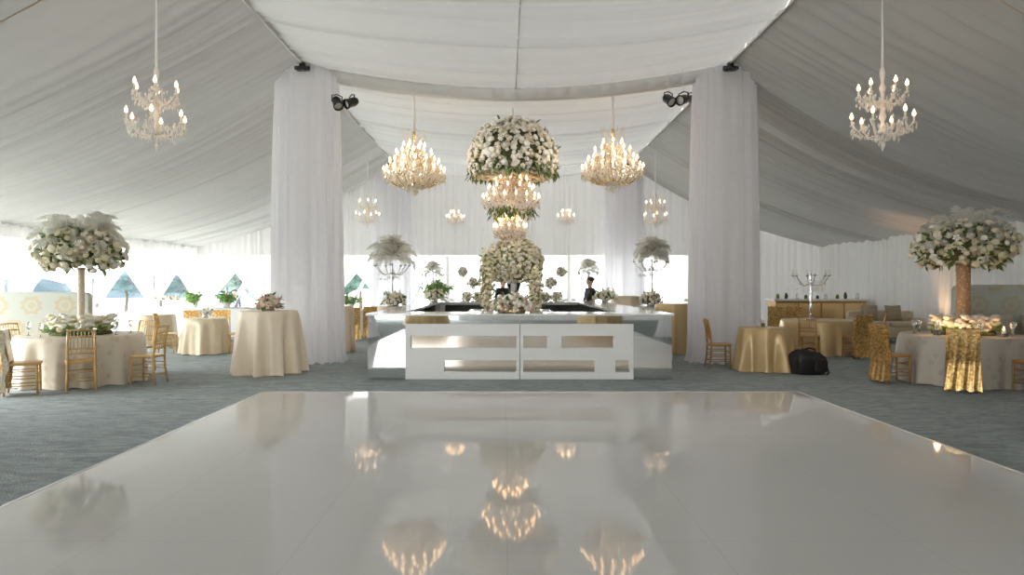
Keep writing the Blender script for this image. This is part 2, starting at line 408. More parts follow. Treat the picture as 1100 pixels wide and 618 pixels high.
# tied-back curtains, two per visible window
def curtain_mesh(w,seed):
    """half-window panel gathered on a rod at z=HEAD, tied to the post (x=0) at z=1.0"""
    b=MB(); r=random.Random(seed)
    def g(u,t):
        z=HEAD*(1-t)+.02
        tz=1.0/HEAD; zz=z/HEAD
        zo=2.0/HEAD
        if zz>=zo: width=w
        elif zz>tz: k=((zz-tz)/(zo-tz)); width=.16+(w-.16)*k**.95
        else: k=(tz-zz)/tz; width=.16+.5*k**.8
        x=width*u; y=-.06-.035*sin(u*w*26+seed)*(.5+.5*min(1,w/(width*3))) 
        return (x,y,z)
    b.grid(g,36,26); return b.mesh('cloth',M['curtain'])
cm_b=curtain_mesh(1.06,1); cm_l=curtain_mesh(1.54,2)
tie=MB().lathe([(.17,-.05),(.19,0),(.17,.05)],12); tie_me=tie.mesh('tieback',M['whitecloth'])
ORD=['first','second','third','fourth','fifth','sixth','seventh','eighth','ninth']
def curtain(me,loc,rz,flip,label,grp):
    t=thing('window_curtain',label,'curtain',loc,rz,grp)
    o=link('cloth',me,t); o.scale=(-1 if flip else 1,1,1)
    k=link('tieback',tie_me,t,(-.09 if flip else .09,-.06,1.0),None,(.55,.35,1)); return t
for k in range(len(bx)-1):
    for fl_ in (0,1):
        lab='white sheer tied-back curtain in the back wall, %s half of the %s window along'%('second' if fl_ else 'first',ORD[k])
        curtain(cm_b,((bx[k+1]-.06 if fl_ else bx[k]+.06),YB,0),0,fl_,lab,'curtains of the back windows')
for k in range(6,10):
    for fl_ in (0,1):
        lab='white sheer tied-back curtain in the side wall, %s half of the %s window along'%('second' if fl_ else 'first',ORD[k-6])
        curtain(cm_l,(XL,(ly[k+1]-.06 if fl_ else ly[k]+.06),0),PI/2,fl_,lab,'curtains of the side windows')
# white braces outside the wall
for i in range(4):
    yc=(ly[6+i]+ly[7+i])/2
    tag(MB().tube([(XL-.5,yc+1.0,3.0),(XL-.5,yc-1.1,-.3)],.06,8).build('tent_brace',M['frame']),'slanting white tent brace outside the %s side window with curtains'%ORD[i],'brace','braces outside the tent')
for i in range(4):
    xc=(bx[i]+bx[i+1])/2
    tag(MB().tube([(xc+.80,YB+.5,3.0),(xc-.85,YB+.5,-.3)],.06,8).build('tent_brace',M['frame']),'slanting white tent brace behind the %s window of the back wall'%ORD[i],'brace','braces outside the tent')
struct(MB().box((XL+.16,YB+.08,1.2),(.42,.1,3.0)).build('trim_60',M['frame'],smooth=False))

# ------------------------------------------------------------------ column drapes
def column_drape(x,y,label,top=RIDGE-.12,a=.66,bq=.34,seed=0,narrow=0.0,dense=1):
    t=thing('column_drape',label,'drape',(x,y,0),0,'sheer drapes around the tent poles')
    MB().lathe([(.06,0),(.06,top+.05)],12).build('pole',M['pole'],t)
    r=random.Random(seed)
    ph=[r.uniform(0,TAU) for _ in range(6)]
    NP=4
    for q in range(NP):
        th0=TAU*q/NP-PI/4; 
        b=MB()
        def g(u,tt,th0=th0,q=q):
            th=th0+(TAU/NP+.12)*(u-.0)-.06
            zz=tt
            gather=1-.13*zz**3-.05*math.exp(-((zz-.0)/.05)**2)*0
            if narrow: gather*=1-narrow*math.exp(-((zz-.2)/.16)**2)
            fl=1+.055*sin(th*17+ph[0]+.4*sin(3*zz+ph[1]))+.03*sin(th*29+ph[2])+.02*sin(th*7+ph[3]+2*zz)
            lay=1+.035*(q%2)
            flare=1+.05*(1-zz)**6
            if zz<.03: flare+=.06
            X=a*gather*fl*lay*flare*math.copysign(abs(cos(th))**.75,cos(th)); Y=bq*gather*fl*lay*flare*math.copysign(abs(sin(th))**.75,sin(th))
            z=.012+top*zz+ (.02*sin(th*23)+.02 if zz<.02 else 0) 
            return (X,Y,z)
        b.grid(g,60,30); b.build('sheer_panel',M['sheer'],t)
    MB().lathe([(.05,0),(.13,.0),(.14,.05),(.05,.07)],12,(0,-bq-.02,top-.14)).box((0,-bq-.03,top-.05),(.11,.09,.10)).box((.1,-bq-.05,top-.10),(.09,.06,.06)).box((-.1,-bq-.05,top-.10),(.09,.06,.06)).tube([(0,0,top-.08),(0,-bq-.03,top-.08)],.02,6).build('pole_clamp',M['black'],t)
    return t
column_drape(px(331,13.6),13.6,'tall white sheer column drape beside the round highboy in peach cloth',seed=1)
column_drape(px(778,13.6),13.6,'tall white sheer column drape behind the gold satin table and single chair',seed=2)
column_drape(px(421,24.2),24.1,'distant white column drape behind the plumed candelabra on the window side',seed=3,top=RIDGE-.15)
column_drape(px(670,24.2),24.1,'distant white column drape behind the bar on the curtained side',seed=4,top=RIDGE-.15)
column_drape(-4.4,2.3,'white column drape beside the dance floor, seen in the bar mirror on the window side',seed=5,narrow=.35)
column_drape(5.1,2.3,'white column drape beside the dance floor, seen in the bar mirror on the curtained side',seed=6,narrow=.35)

# ------------------------------------------------------------------ spotlights
def spot(x,y,z,rz,tilt,label,aim=None,energy=0):
    t=thing('spotlight',label,'spotlight',(x,y,z),rz,'black spotlights on the frame')
    zt=zc(max(XC-HALF,min(XC+HALF,x)))-z
    MB().tube([(0,0,.14),(0,0,zt)],.006,6).build('hanger',M['pole'],t)
    y_=MB(); y_.tube([(-.10,0,0),(-.10,0,.12),(0,0,.15),(.10,0,.12),(.10,0,0)],.012,6); y_.build('yoke',M['black'],t)
    Mx=Matrix.Rotation(tilt,4,'X')
    MB().lathe([(0,-.12),(.06,-.12),(.085,-.06),(.09,.10),(.10,.11),(.10,.14),(.085,.14),(.08,.09),(0,.08)],16,M=Mx).build('can',M['black'],t)
    MB().lathe([(0,.12),(.05,.115),(.082,.10)],16,M=Mx).build('lens',M['lens'],t)
    if energy:
        ld=bpy.data.lights.new('spot_lamp','SPOT'); ld.energy=energy; ld.color=(1,.93,.85); ld.spot_size=1.3; ld.spot_blend=.9; ld.shadow_soft_size=.12
        dv=(Vector(aim)-Vector((x,y,z))).normalized()
        lo=bpy.data.objects.new('spot_lamp',ld); C.objects.link(lo); lo.location=Vector((x,y,z))+dv*.22; lo.rotation_euler=dv.to_track_quat('-Z','Y').to_euler()
        mw=Matrix.Translation((x,y,z))@Matrix.Rotation(rz,4,'Z'); loc=mw.inverted()@lo.location; lo.rotation_euler=(mw.inverted()@lo.rotation_euler.to_matrix().to_4x4()).to_euler(); lo.location=loc; lo.parent=t
    return t
sp=[(362,110,13.1,.6,2.4,'outer black spotlight next to the drape on the window side'),(378,110,13.1,-.9,2.0,'inner black spotlight of the pair by the drape on the window side'),
    (718,107,13.1,.5,2.2,'inner black spotlight with shiny lens by the drape on the curtained side'),(734,107,13.1,-.8,1.9,'outer black spotlight touching the drape on the curtained side'),
    (744,107,14.25,.4,2.0,'dim black spotlight seen through the sheer drape on the curtained side')]
for k,(u,v,d,rz,ti,lab) in enumerate(sp): spot(px(u,d),d,pz(v,d),rz,ti,lab,(.15,14.6,2.6),90 if k<4 else 0)
for x,lab,aim in ((-2.6,'added unseen black fill spotlight over the near end of the dance floor, window side',(-3.2,13.3,2.2)),(3.0,'added unseen black fill spotlight over the near end of the dance floor, curtained side',(2.2,12.8,1.2))):
    spot(x,2.4,5.25,0,-1.9,lab,aim,420)  # unseen pair added behind the camera to brighten bar front and columns

# ------------------------------------------------------------------ chandeliers
def crystal(b,p,s,r):
    x,y,z=p; a=r.uniform(0,TAU)
    v=[(x,y,z+s*1.4),(x,y,z-s*1.9)]+[(x+s*.75*cos(a+TAU*i/4),y+s*.75*sin(a+TAU*i/4),z) for i in range(4)]
    b.add(v,[(0,2+i,2+(i+1)%4) for i in range(4)]+[(1,2+(i+1)%4,2+i) for i in range(4)])
bulb_me=MB().lathe([(.001,0),(.014,.006),(.019,.024),(.013,.045),(.004,.066),(.0005,.074)],8).mesh('bulb',M['bulb'])
sleeve_me=MB().lathe([(.006,-.02),(.028,-.012),(.03,0),(.013,.004),(.012,.085),(.001,.086)],8).mesh('candle_sleeve',M['candle'])
def arm_mesh(R_,rise,mat,rad=.009):
    b=MB(); pts=[]
    for i in range(11):
        t=i/10; pts.append((R_*t, 0, -.10*R_*2*sin(PI*min(1,t*1.15))*1.1+rise*t*t+ .05*sin(TAU*t)*R_))
    b.tube(pts,rad,5); return b.mesh('arm',mat),pts[-1]
def chandelier(label,loc,tiers,cord_top,stem,cmat,amat,ncry,group,drop,csize=.016,cord_r=.02,bs=1.3,skirt=True,seed=0,power=0,crown=0):
    """tiers: (z of arm root, radius, count, rise)"""
    r=random.Random(seed)
    t=thing('chandelier',label,'chandelier',loc,0,group)
    z0,z1=stem
    pr=[]
    n=14
    for i in range(n+1):
        z=z0+(z1-z0)*i/n; pr.append((.018+.03*abs(sin(i*1.15))*(1 if i%3 else .4),z))
    pr=[(.001,z0-.05),(.03,z0-.02)]+pr+[(.001,z1+.02)]
    MB().lathe(pr,10).build('stem',amat,t)
    for z,R_,c,ri in tiers: MB().lathe([(.01,-.03),(.07,-.012),(.085,.012),(.03,.02)],12,(0,0,z)).build('hub',amat,t)
    MB().tube([(0,0,z1),(0.0,0,(z1+cord_top)/2),(0,0,cord_top)],[cord_r,cord_r*.75,cord_r*.6],8).build('cord',M['whitecloth'],t)
    cr=MB()
    for ti,(z,R_,c,ri) in enumerate(tiers):
        me,end=arm_mesh(R_,ri,amat)
        off=r.uniform(0,TAU)
        for i in range(c):
            a=off+TAU*i/c
            A=link('arm',me,t,(0,0,z),(0,0,a))
            link('candle_sleeve',sleeve_me,A,end); bo=link('bulb',bulb_me,A,(end[0],0,end[2]+.08)); bo.scale=(bs,)*3
            ex,ey,ez=R_*cos(a),R_*sin(a),z+end[2]
            for k in range(4):
                q=r.uniform(0,TAU); crystal(cr,(ex+.03*cos(q),ey+.03*sin(q),ez-.03-.045*k*r.uniform(.5,1)),csize,r)
            # swag of beads toward next arm
            a2=a+TAU/c
            for k in range(1,6):
                s=k/6; f=1-.15*sin(PI*s)
                aa=a+(a2-a)*s; crystal(cr,(R_*f*cos(aa),R_*f*sin(aa),ez-.03-.09*sin(PI*s)),csize*.8,r)
            for k in range(1,6):
                s=k/6; crystal(cr,(ex*s,ey*s,z+end[2]*s-.06-.07*r.random()),csize,r)
    zs=[q[0] for q in tiers]; rs=[q[1] for q in tiers]
    for i in range(ncry):
        ti=r.randrange(len(tiers)); z,R_,c,ri=tiers[ti]; a=r.uniform(0,TAU); q=R_*r.random()**.5
        crystal(cr,(q*cos(a),q*sin(a),z+ri*q/R_+r.uniform(-.16,.06)),csize*r.uniform(.7,1.3),r)
    if skirt:
        R0=max(rs)*.8
        for i in range(int(ncry*.16)):
            a=r.uniform(0,TAU); s=r.random(); q=R0*(1-s**1.6)*r.uniform(.6,1.1); crystal(cr,(q*cos(a),q*sin(a),z0+.1-s*drop*r.uniform(.3,2.2)),csize,r)
    crystal(cr,(0,0,z0-drop),csize*2.2,r)
    o=cr.build('crystal_drops',cmat,t,False); o['kind']='stuff'
    if crown:
        cb=MB()
        for i in range(10):
            a=TAU*i/10; cb.tube([(.05*cos(a),.05*sin(a),z1-.25),(crown*.8*cos(a),crown*.8*sin(a),z1-.12),(crown*cos(a),crown*sin(a),z1+.02)],.006,4)
            for k in range(5): crystal(cb,(crown*cos(a),crown*sin(a),z1+.0-.05*k),.013,r)
        cb.build('crown',cmat,t,False)
    if power:
        ld=bpy.data.lights.new('chandelier_glow','POINT'); ld.energy=power; ld.color=(1,.70,.44); ld.shadow_soft_size=.25
        lo=bpy.data.objects.new('lamp_glow',ld); C.objects.link(lo); lo.parent=t; lo.location=(0,0,tiers[0][0]+.12)
    return t
small=[(-.33,.37,6,.12),(.08,.28,6,.10)]
def place_small(u,v,d,label,top,seed,w=1.0):
    x,z=px(u,d),pz(v,d)
    return chandelier(label,(x,d,z),small,top-z,(-.38,.52),M['crystal'],M['crystal'],150,'two-tier crystal chandeliers',.12,.020,.018,1.25,True,seed,3)
f1=lambda x:roofz(x)
place_small(168,116,9,'two-tier crystal candle chandelier hanging above the windowed side, big and near',roofz(px(168,9)),1)
place_small(948,116,9,'two-tier crystal candle chandelier hanging in front of the dark curtained slope, big and near',roofz(px(948,9)),2)
place_small(395,226,21.5,'small distant two-tier chandelier seen between the two drapes on the window side',roofz(px(395,21.5)),3)
place_small(704,227,21.5,'small distant two-tier chandelier above the plumed candelabra on the curtained side',roofz(px(704,21.5)),4)
tiny=[(-.04,.28,8,.10),(.10,.14,5,.10)]
for u,v,se,lab in ((489,238,5,'tiny distant crystal chandelier against the back drape, over the green bouquet'),(608,237,6,'tiny distant crystal chandelier against the back drape, over the bartender in black')):
    d=22; x,z=px(u,d),pz(v,d)
    chandelier(lab,(x,d,z),tiny,zc(x)-z,(-.12,.32),M['crystal'],M['crystal'],40,'tiny back chandeliers',.2,.014,.008,1.2,True,se,2)
big=[(-.40,.64,18,.14),(-.22,.52,14,.14),(-.03,.38,10,.14),(.15,.22,6,.12)]
for u,v,se,lab in ((445,175,7,'wide amber crystal chandelier hanging on the window side of the hanging flowers'),(658,172,8,'wide amber crystal chandelier hanging on the curtained side of the hanging flowers')):
    d=14.4; x,z=px(u,d),pz(v,d)
    chandelier(lab,(x,d,z),big,zc(x)-z,(-.46,.66),M['crystalwarm'],M['brass'],1500,'wide amber chandeliers',.16,.024,.035,1.3,True,se,10,crown=.24)
DC=15.0
x,z=px(549,DC),pz(209,DC)
mid=[(-.30,.62,16,.14),(-.10,.50,12,.15),(.08,.36,10,.15),(.24,.20,6,.12)]
chandelier('blush crystal chandelier directly under the big hanging flower dome',(x,DC,z),mid,.78,(-.36,.55),M['crystal'],M['brass'],1100,None,.12,.023,.03,1.3,True,9,8)
x2,z2=px(548,DC),pz(247,DC)
low=[(-.14,.36,12,.12),(.0,.25,8,.12),(.12,.13,5,.10)]
chandelier('small pink-lit crystal chandelier just above the tall bar bouquet, lowest of three stacked',(x2,DC,z2),low,.40,(-.14,.28),M['crystal'],M['brass'],420,None,.06,.020,.02,1.25,True,10,5)

# ------------------------------------------------------------------ flowers
def rose_mesh(name,mat,n=8):
    b=MB()
    b.lathe([(.05,-.02),(.34,.0),(.50,.22),(.47,.36)],n,wob=lambda th,k:1+.12*sin(4*th+k))
    b.lathe([(.36,.05),(.42,.30),(.34,.46)],n,wob=lambda th,k:1+.12*sin(3*th+1+k))
    b.lathe([(.22,.1),(.26,.40),(.17,.54),(.001,.44)],n,wob=lambda th,k:1+.1*sin(3*th+2+k))
    return b
ROSE=rose_mesh('r',None,8); ROSELO=MB().lathe([(.1,0),(.46,.12),(.48,.34),(.25,.5),(.001,.40)],6,wob=lambda th,k:1+.15*sin(3*th+k*1.7))
def petal5():
    b=MB()
    for i in range(5):
        a=TAU*i/5
        b.add([(.06,0,0),(.30,-.20,.10),(.56,0,.06),(.30,.20,.10)],[(0,1,2,3)],Matrix.Rotation(a,4,'Z'))
    b.lathe([(.09,0),(.07,.09),(.001,.11)],5); return b
PETAL=petal5()
LEAF=MB().add([(0,0,0),(.35,-.17,.06),(.35,0,.0),(.35,.17,.06),(.75,-.13,.05),(.75,0,-.04),(.75,.13,.05),(1,0,-.12)],[(0,1,2),(0,2,3),(1,4,5,2),(2,5,6,3),(4,7,5),(5,7,6)])
def orient(nrm, spin=0):
    q=Vector(nrm).to_track_quat('Z','Y').to_matrix().to_4x4()
    return q@Matrix.Rotation(spin,4,'Z')
def ell_pts(n,r,rad,zmin=-1,zmax=1,jit=.06):
    out=[];g=PI*(3-5**.5)
    for i in range(n):
        z=zmin+(zmax-zmin)*(i+.5)/n; q=math.sqrt(max(0,1-z*z)); a=i*g+r.uniform(-.2,.2)
        d=Vector((q*cos(a),q*sin(a),z)); k=1+r.uniform(-jit,jit)
        p=Vector((d.x*rad[0],d.y*rad[1],d.z*rad[2]))*k
        nr=Vector((d.x/rad[0],d.y/rad[1],d.z/rad[2])).normalized(); out.append((p,nr))
    return out
def floral_mass(t,c,rad,n,mats,size,seed,zmin=-1,zmax=1,leaves=60,indiv=14,core=.86,jit=.08,leafmat='leaf',corez=None,lsize=1.6,corem='moss'):
    """ball of blooms under thing t: core, leaves, blossom masses and single roses on the front"""
    r=random.Random(seed); c=Vector(c)
    cb=MB(); 
    def gg(u,tt):
        zz=zmin+(zmax-zmin)*tt; q=math.sqrt(max(0,1-zz*zz)); a=TAU*u
        k=core*(1+.05*sin(7*a+9*zz)+.04*sin(13*a-5*zz))
        return (c.x+rad[0]*q*k*cos(a),c.y+rad[1]*q*k*sin(a),c.z+rad[2]*zz*core)
    cb.grid(gg,24,12,True); cb.build('moss_core',M[corem],t)
    pts=ell_pts(n,r,rad,zmin,zmax,jit); r.shuffle(pts)
    front=[p for p in pts if p[1].y<-.35][:indiv]; fs=set(id(p) for p in front)
    meshes=[MB() for _ in mats]
    single=[ROSE_ME[m] for m in mats]
    for i,(p,nr) in enumerate(pts):
        k=r.randrange(len(mats)); s=size*r.uniform(.7,1.25)
        if id((p,nr)) in fs: pass
        if any(p is q[0] for q in front):
            o=link('blossom',single[k],t,tuple(c+p),orient(nr,r.uniform(0,TAU)).to_euler(),(s*1.1,)*3); continue
        src=ROSELO if r.random()<.65 else PETAL
        Mx=Matrix.Translation(c+p)@orient(nr+Vector((r.uniform(-.3,.3),r.uniform(-.3,.3),r.uniform(-.3,.3))),r.uniform(0,TAU))@Matrix.Scale(s,4)
        meshes[k].add(src.v,src.f,Mx)
    for k,m in enumerate(mats):
        o=meshes[k].build('blossoms',M[m],t); o['kind']='stuff'
    if leaves:
        lb=MB()
        for p,nr in ell_pts(leaves,r,[q*1.0 for q in rad],zmin,zmax,.1):
            Mx=Matrix.Translation(c+p*.97)@orient((nr+Vector((r.uniform(-1,1),r.uniform(-1,1),r.uniform(-1,.6)))*.9).normalized(),r.uniform(0,TAU))@Matrix.Rotation(-PI/2,4,'Y')@Matrix.Scale(size*lsize*r.uniform(.7,1.3),4)
            lb.add(LEAF.v,LEAF.f,Mx)
        o=lb.build('leaves',M[leafmat],t); o['kind']='stuff'
ROSE_ME={m:ROSE.mesh('blossom',M[m]) for m in ('rosewhite','rosecream','roseyellow','rosepink','leafpale')}
# hanging dome
d=14.9
t=thing('hanging_flower_dome','big hanging dome of white roses with green leaves at its rim','flower arrangement',(px(551,d),d,pz(184,d)))
floral_mass(t,(0,0,.2),(.93,.93,.90),820,['rosewhite','rosewhite','rosecream'],.125,11,-.32,1,110,60,.9,.05,'leaf',lsize=1.0)
r=random.Random(5); lb=MB()
for i in range(230):
    a=r.uniform(0,TAU); q=.91+r.uniform(-.12,.05); p=Vector((q*cos(a),q*sin(a),r.uniform(-.10,.16)))
    Mx=Matrix.Translation(p)@Matrix.Rotation(a+r.uniform(-.8,.8),4,'Z')@Matrix.Rotation(r.uniform(.3,1.6),4,'Y')@Matrix.Scale(r.uniform(.12,.22),4); lb.add(LEAF.v,LEAF.f,Mx)
o=lb.build('rim_leaves',M['leaf'],t); o['kind']='stuff'
fb=MB()
for i in range(260):
    a=r.uniform(0,TAU); q=.88*r.random()**.5; Mx=Matrix.Translation((q*cos(a),q*sin(a),-.06+r.uniform(-.06,.06)))@orient((r.uniform(-.5,.5),r.uniform(-.5,.5),-1),0)@Matrix.Scale(.12,4); fb.add(ROSELO.v,ROSELO.f,Mx)
o=fb.build('underside_blossoms',M['rosecream'],t); o['kind']='stuff'
MB().tube([(0,0,1.1),(0,0,zc(t.location.x)-t.location.z)],.018,8).build('hanging_cord',M['pole'],t)
# collar of flowers between the two stacked chandeliers
t=thing('hanging_flower_collar','ring of white flowers and dark leaves hanging between the two stacked chandeliers','flower arrangement',(px(549,DC),DC,pz(229,DC)))
for k in range(2):
    bm_=MB()
    for i in range(110):
        a=r.uniform(0,TAU); q=.30+r.uniform(-.12,.12); Mx=Matrix.Translation((q*cos(a),q*sin(a),r.uniform(-.14,.12)))@orient((cos(a),sin(a),r.uniform(-.5,.5)),r.uniform(0,TAU))
        if k==0: src=ROSELO; Mx=Mx@Matrix.Scale(.09,4)
        else:
            q=.40+r.uniform(-.1,.1); Mx=Matrix.Translation((q*cos(a),q*sin(a),r.uniform(-.05,.16)))@Matrix.Rotation(a,4,'Z')@Matrix.Rotation(r.uniform(.6,1.7),4,'Y')@Matrix.Scale(r.uniform(.12,.2),4); src=LEAF
        bm_.add(src.v,src.f,Mx)
    o=bm_.build(['blossoms','leaves'][k],M[['rosewhite','leaf'][k]],t); o['kind']='stuff'
MB().lathe([(.26,-.02),(.28,0),(.26,.02),(.24,0),(.26,-.02)],20).tube([(0,0,-.25),(0,0,.2)],.012,6).tube([(-.26,0,0),(.26,0,0)],.008,5).tube([(0,-.26,0),(0,.26,0)],.008,5).build('wire_ring',M['brass'],t)

# ------------------------------------------------------------------ plumes
def plume_mesh(mat,seed,L=.62):
    r=random.Random(seed); b=MB(); n=34
    def P(t): return Vector((L*.80*t+.05*L*sin(2*t), 0, L*(.95*t-.80*t**2.4)))
    b.tube([P(i/10) for i in range(11)],[.006*(1-.7*i/10) for i in range(11)],4)
    for i in range(n):
        t=.10+.9*i/(n-1); p=P(t); w=L*.30*(.45+.55*sin(PI*min(1,t*1.05)**.8))*r.uniform(.8,1.15)
        for s in (-1,1):
            for k in range(2):
                up=r.uniform(-.1,1.1); fw=r.uniform(.1,.7)
                a=p; m=p+Vector((fw*w*.5,s*w*.6,up*w*.35)); e=p+Vector((fw*w*.9,s*w,up*w*.45-w*.30)); h=.011
                b.add([(a.x-h,a.y,a.z),(a.x+h,a.y,a.z),(m.x-h*1.3,m.y,m.z),(m.x+h*1.3,m.y,m.z),(e.x-h*.4,e.y,e.z),(e.x+h*.4,e.y,e.z)],[(0,1,3,2),(2,3,5,4)])
    return b.mesh('plume',mat)
PL={}
for nm in ('plume','plumebeige'): PL[nm]=[plume_mesh(M[nm],s) for s in (1,2,3)]
def plumes(t,c,n,seed,mat='plume',scale=1.0,elev=(-.2,1.25),start=.0):
    r=random.Random(seed); g=PI*(3-5**.5)
    for i in range(n):
        e=elev[0]+(elev[1]-elev[0])*((i+.5)/n)**.8; a=i*g+r.uniform(-.2,.2)
        p=Vector(c)+Vector((cos(a)*cos(e),sin(a)*cos(e),sin(e)))*start
        s=scale*r.uniform(.85,1.15)
        link('plume',r.choice(PL[mat]),t,tuple(p),(r.uniform(-.5,.5),-(e-.35),a),(s,s,s))

# ------------------------------------------------------------------ tables
def cloth_mesh(r0,h,flare,nf,amp,seed,mat,nz=12,round_=.03,sq=0):
    rr=random.Random(seed); ph=[rr.uniform(0,TAU) for _ in range(8)]; b=MB(); n=144
    def fold(th,t): return amp*t**.8*(sin(nf*th+ph[0]+.35*sin(2*th+ph[1]))+.45*sin((nf*1.7//1)*th+ph[2])+.35*sin((nf//2)*th+ph[3]))
    rings=[(0.001,0,0),(r0*.5,0,0),(r0*.9,0,0),(r0*.985,0,0)]
    prof=[]
    def g(i,j):
        th=TAU*i/n
        if j<4: q=rings[j][0]; z=h
        else:
            t=(j-4)/nz; q=r0+round_*(min(1,t*8))**.5*.4+flare*t+fold(th,t); z=h-.012-(h-.02)*t+ (.012*sin(nf*th+ph[4]) if t==1 else 0)+.012*0
            z=max(z,.006)
        return (q*cos(th),q*sin(th),z)
    b.v=[g(i,j) for j in range(nz+5) for i in range(n)]
    for j in range(nz+4):
        for i in range(n): b.f.append((j*n+i,j*n+(i+1)%n,(j+1)*n+(i+1)%n,(j+1)*n+i))
    return b.mesh('tablecloth',mat)
def table(name,label,x,y,r0,h,flare,nf,amp,seed,mat,group=None):
    t=thing(name,label,'table',(x,y,0),0,group)
    MB().lathe([(.001,h-.035),(r0-.012,h-.035),(r0-.012,h-.012),(.001,h-.012)],32).build('tabletop',M['goldmid'],t)
    MB().lathe([(.001,.012),(min(.3,r0*.6),.012),(min(.28,r0*.55),.03),(.04,.06),(.035,h-.04)],16).build('pedestal',M['pole'],t)
    link('tablecloth',cloth_mesh(r0,h,flare,nf,amp,seed,mat),t)
    return t
TA=(-6.84,11.0); TB=(7.38,11.0); TJ=(7.15,15.6)
table('banquet_table','round banquet table under ivory motif cloth before the medallion sofa and windows',*TA,.90,.76,.03,13,.055,1,M['flowercloth'],'round banquet tables')
table('banquet_table','round banquet table under dove grey cloth, ringed by gold sequin chairs',*TB,.90,.76,.03,13,.055,2,M['greycloth'],'round banquet tables')
table('banquet_table','round banquet table under tan cloth behind the black bag',*TJ,.80,.76,.03,14,.025,3,M['satin'],'round banquet tables')
table('cafe_table','small low table in pale gold satin between two gold chairs on the window side',-6.85,15.6,.48,.80,.05,9,.05,4,M['satinlight'],'satin draped cafe tables')
table('cafe_table','low round table in crumpled gold satin beside the black bag',px(820,12.5),12.5,.43,.78,.08,8,.08,5,M['satin'],'satin draped cafe tables')
table('highboy_table','tall round highboy in ivory and peach cloth standing before the sheer column drape',px(289,12.1),12.1,.49,1.10,.07,10,.085,6,M['peachstripe'],'draped highboy tables')
table('highboy_table','peach draped highboy half hidden behind the sheer column drape',px(362,15.9),15.9,.38,1.05,.03,10,.025,7,M['peach'],'draped highboy tables')
table('highboy_table','gold-brown draped highboy wedged between the bar end and the column drape',px(724,15.6),15.6,.42,1.13,.03,10,.025,8,M['satin'],'draped highboy tables')
table('highboy_table','white draped highboy beside the bar under a plumed candelabra, curtained side',px(699,17),17,.36,1.02,.0,10,.02,9,M['whitecloth'],'draped highboy tables')
table('highboy_table','ivory draped highboy beside the bar under a plumed candelabra, window side',px(421,17),17,.36,1.02,.0,10,.02,10,M['peachstripe'],'draped highboy tables')
table('highboy_table','distant peach highboy behind the far bar corner on the curtained side',px(672,20.5),20.5,.42,1.22,.03,10,.025,11,M['peach'],'draped highboy tables')
table('cafe_table','distant gold cloth table near the side windows, behind the chairs',px(163,17.6),17.6,.55,.80,.04,10,.03,12,M['satinlight'],'satin draped cafe tables')
table('cafe_table','gold satin table beyond the dance floor, seen only in the bar mirror, window side',-3.0,-3.6,.8,.76,.04,14,.03,31,M['satin'],'tables behind the dance floor')
table('cafe_table','gold satin table beyond the dance floor, seen only in the bar mirror, curtained side',3.6,-3.6,.8,.76,.04,14,.03,32,M['satin'],'tables behind the dance floor')
# white buffet by the windows
t=thing('buffet_table','long white draped buffet table below the side windows holding plants and pink flowers','table',(-9.2,20.8,0))
b=MB()
def g(u,tt):
    # rectangular skirt
    per=[(-1.6,-.4),(1.6,-.4),(1.6,.4),(-1.6,.4)]; L=[3.2,.8,3.2,.8]; s=u*8.0; k=0
    while k<3 and s>L[k]: s-=L[k]; k+=1
    p,q=per[k],per[(k+1)%4]; f=min(1,s/L[k]); w=.015*sin(u*150)*(1-tt)
    return (p[0]+(q[0]-p[0])*f+w, p[1]+(q[1]-p[1])*f+w, .006+.85*tt)
b.grid(g,320,4); b.box((0,0,.855),(3.22,.82,.02)); b.build('tablecloth',M['whitecloth'],t)

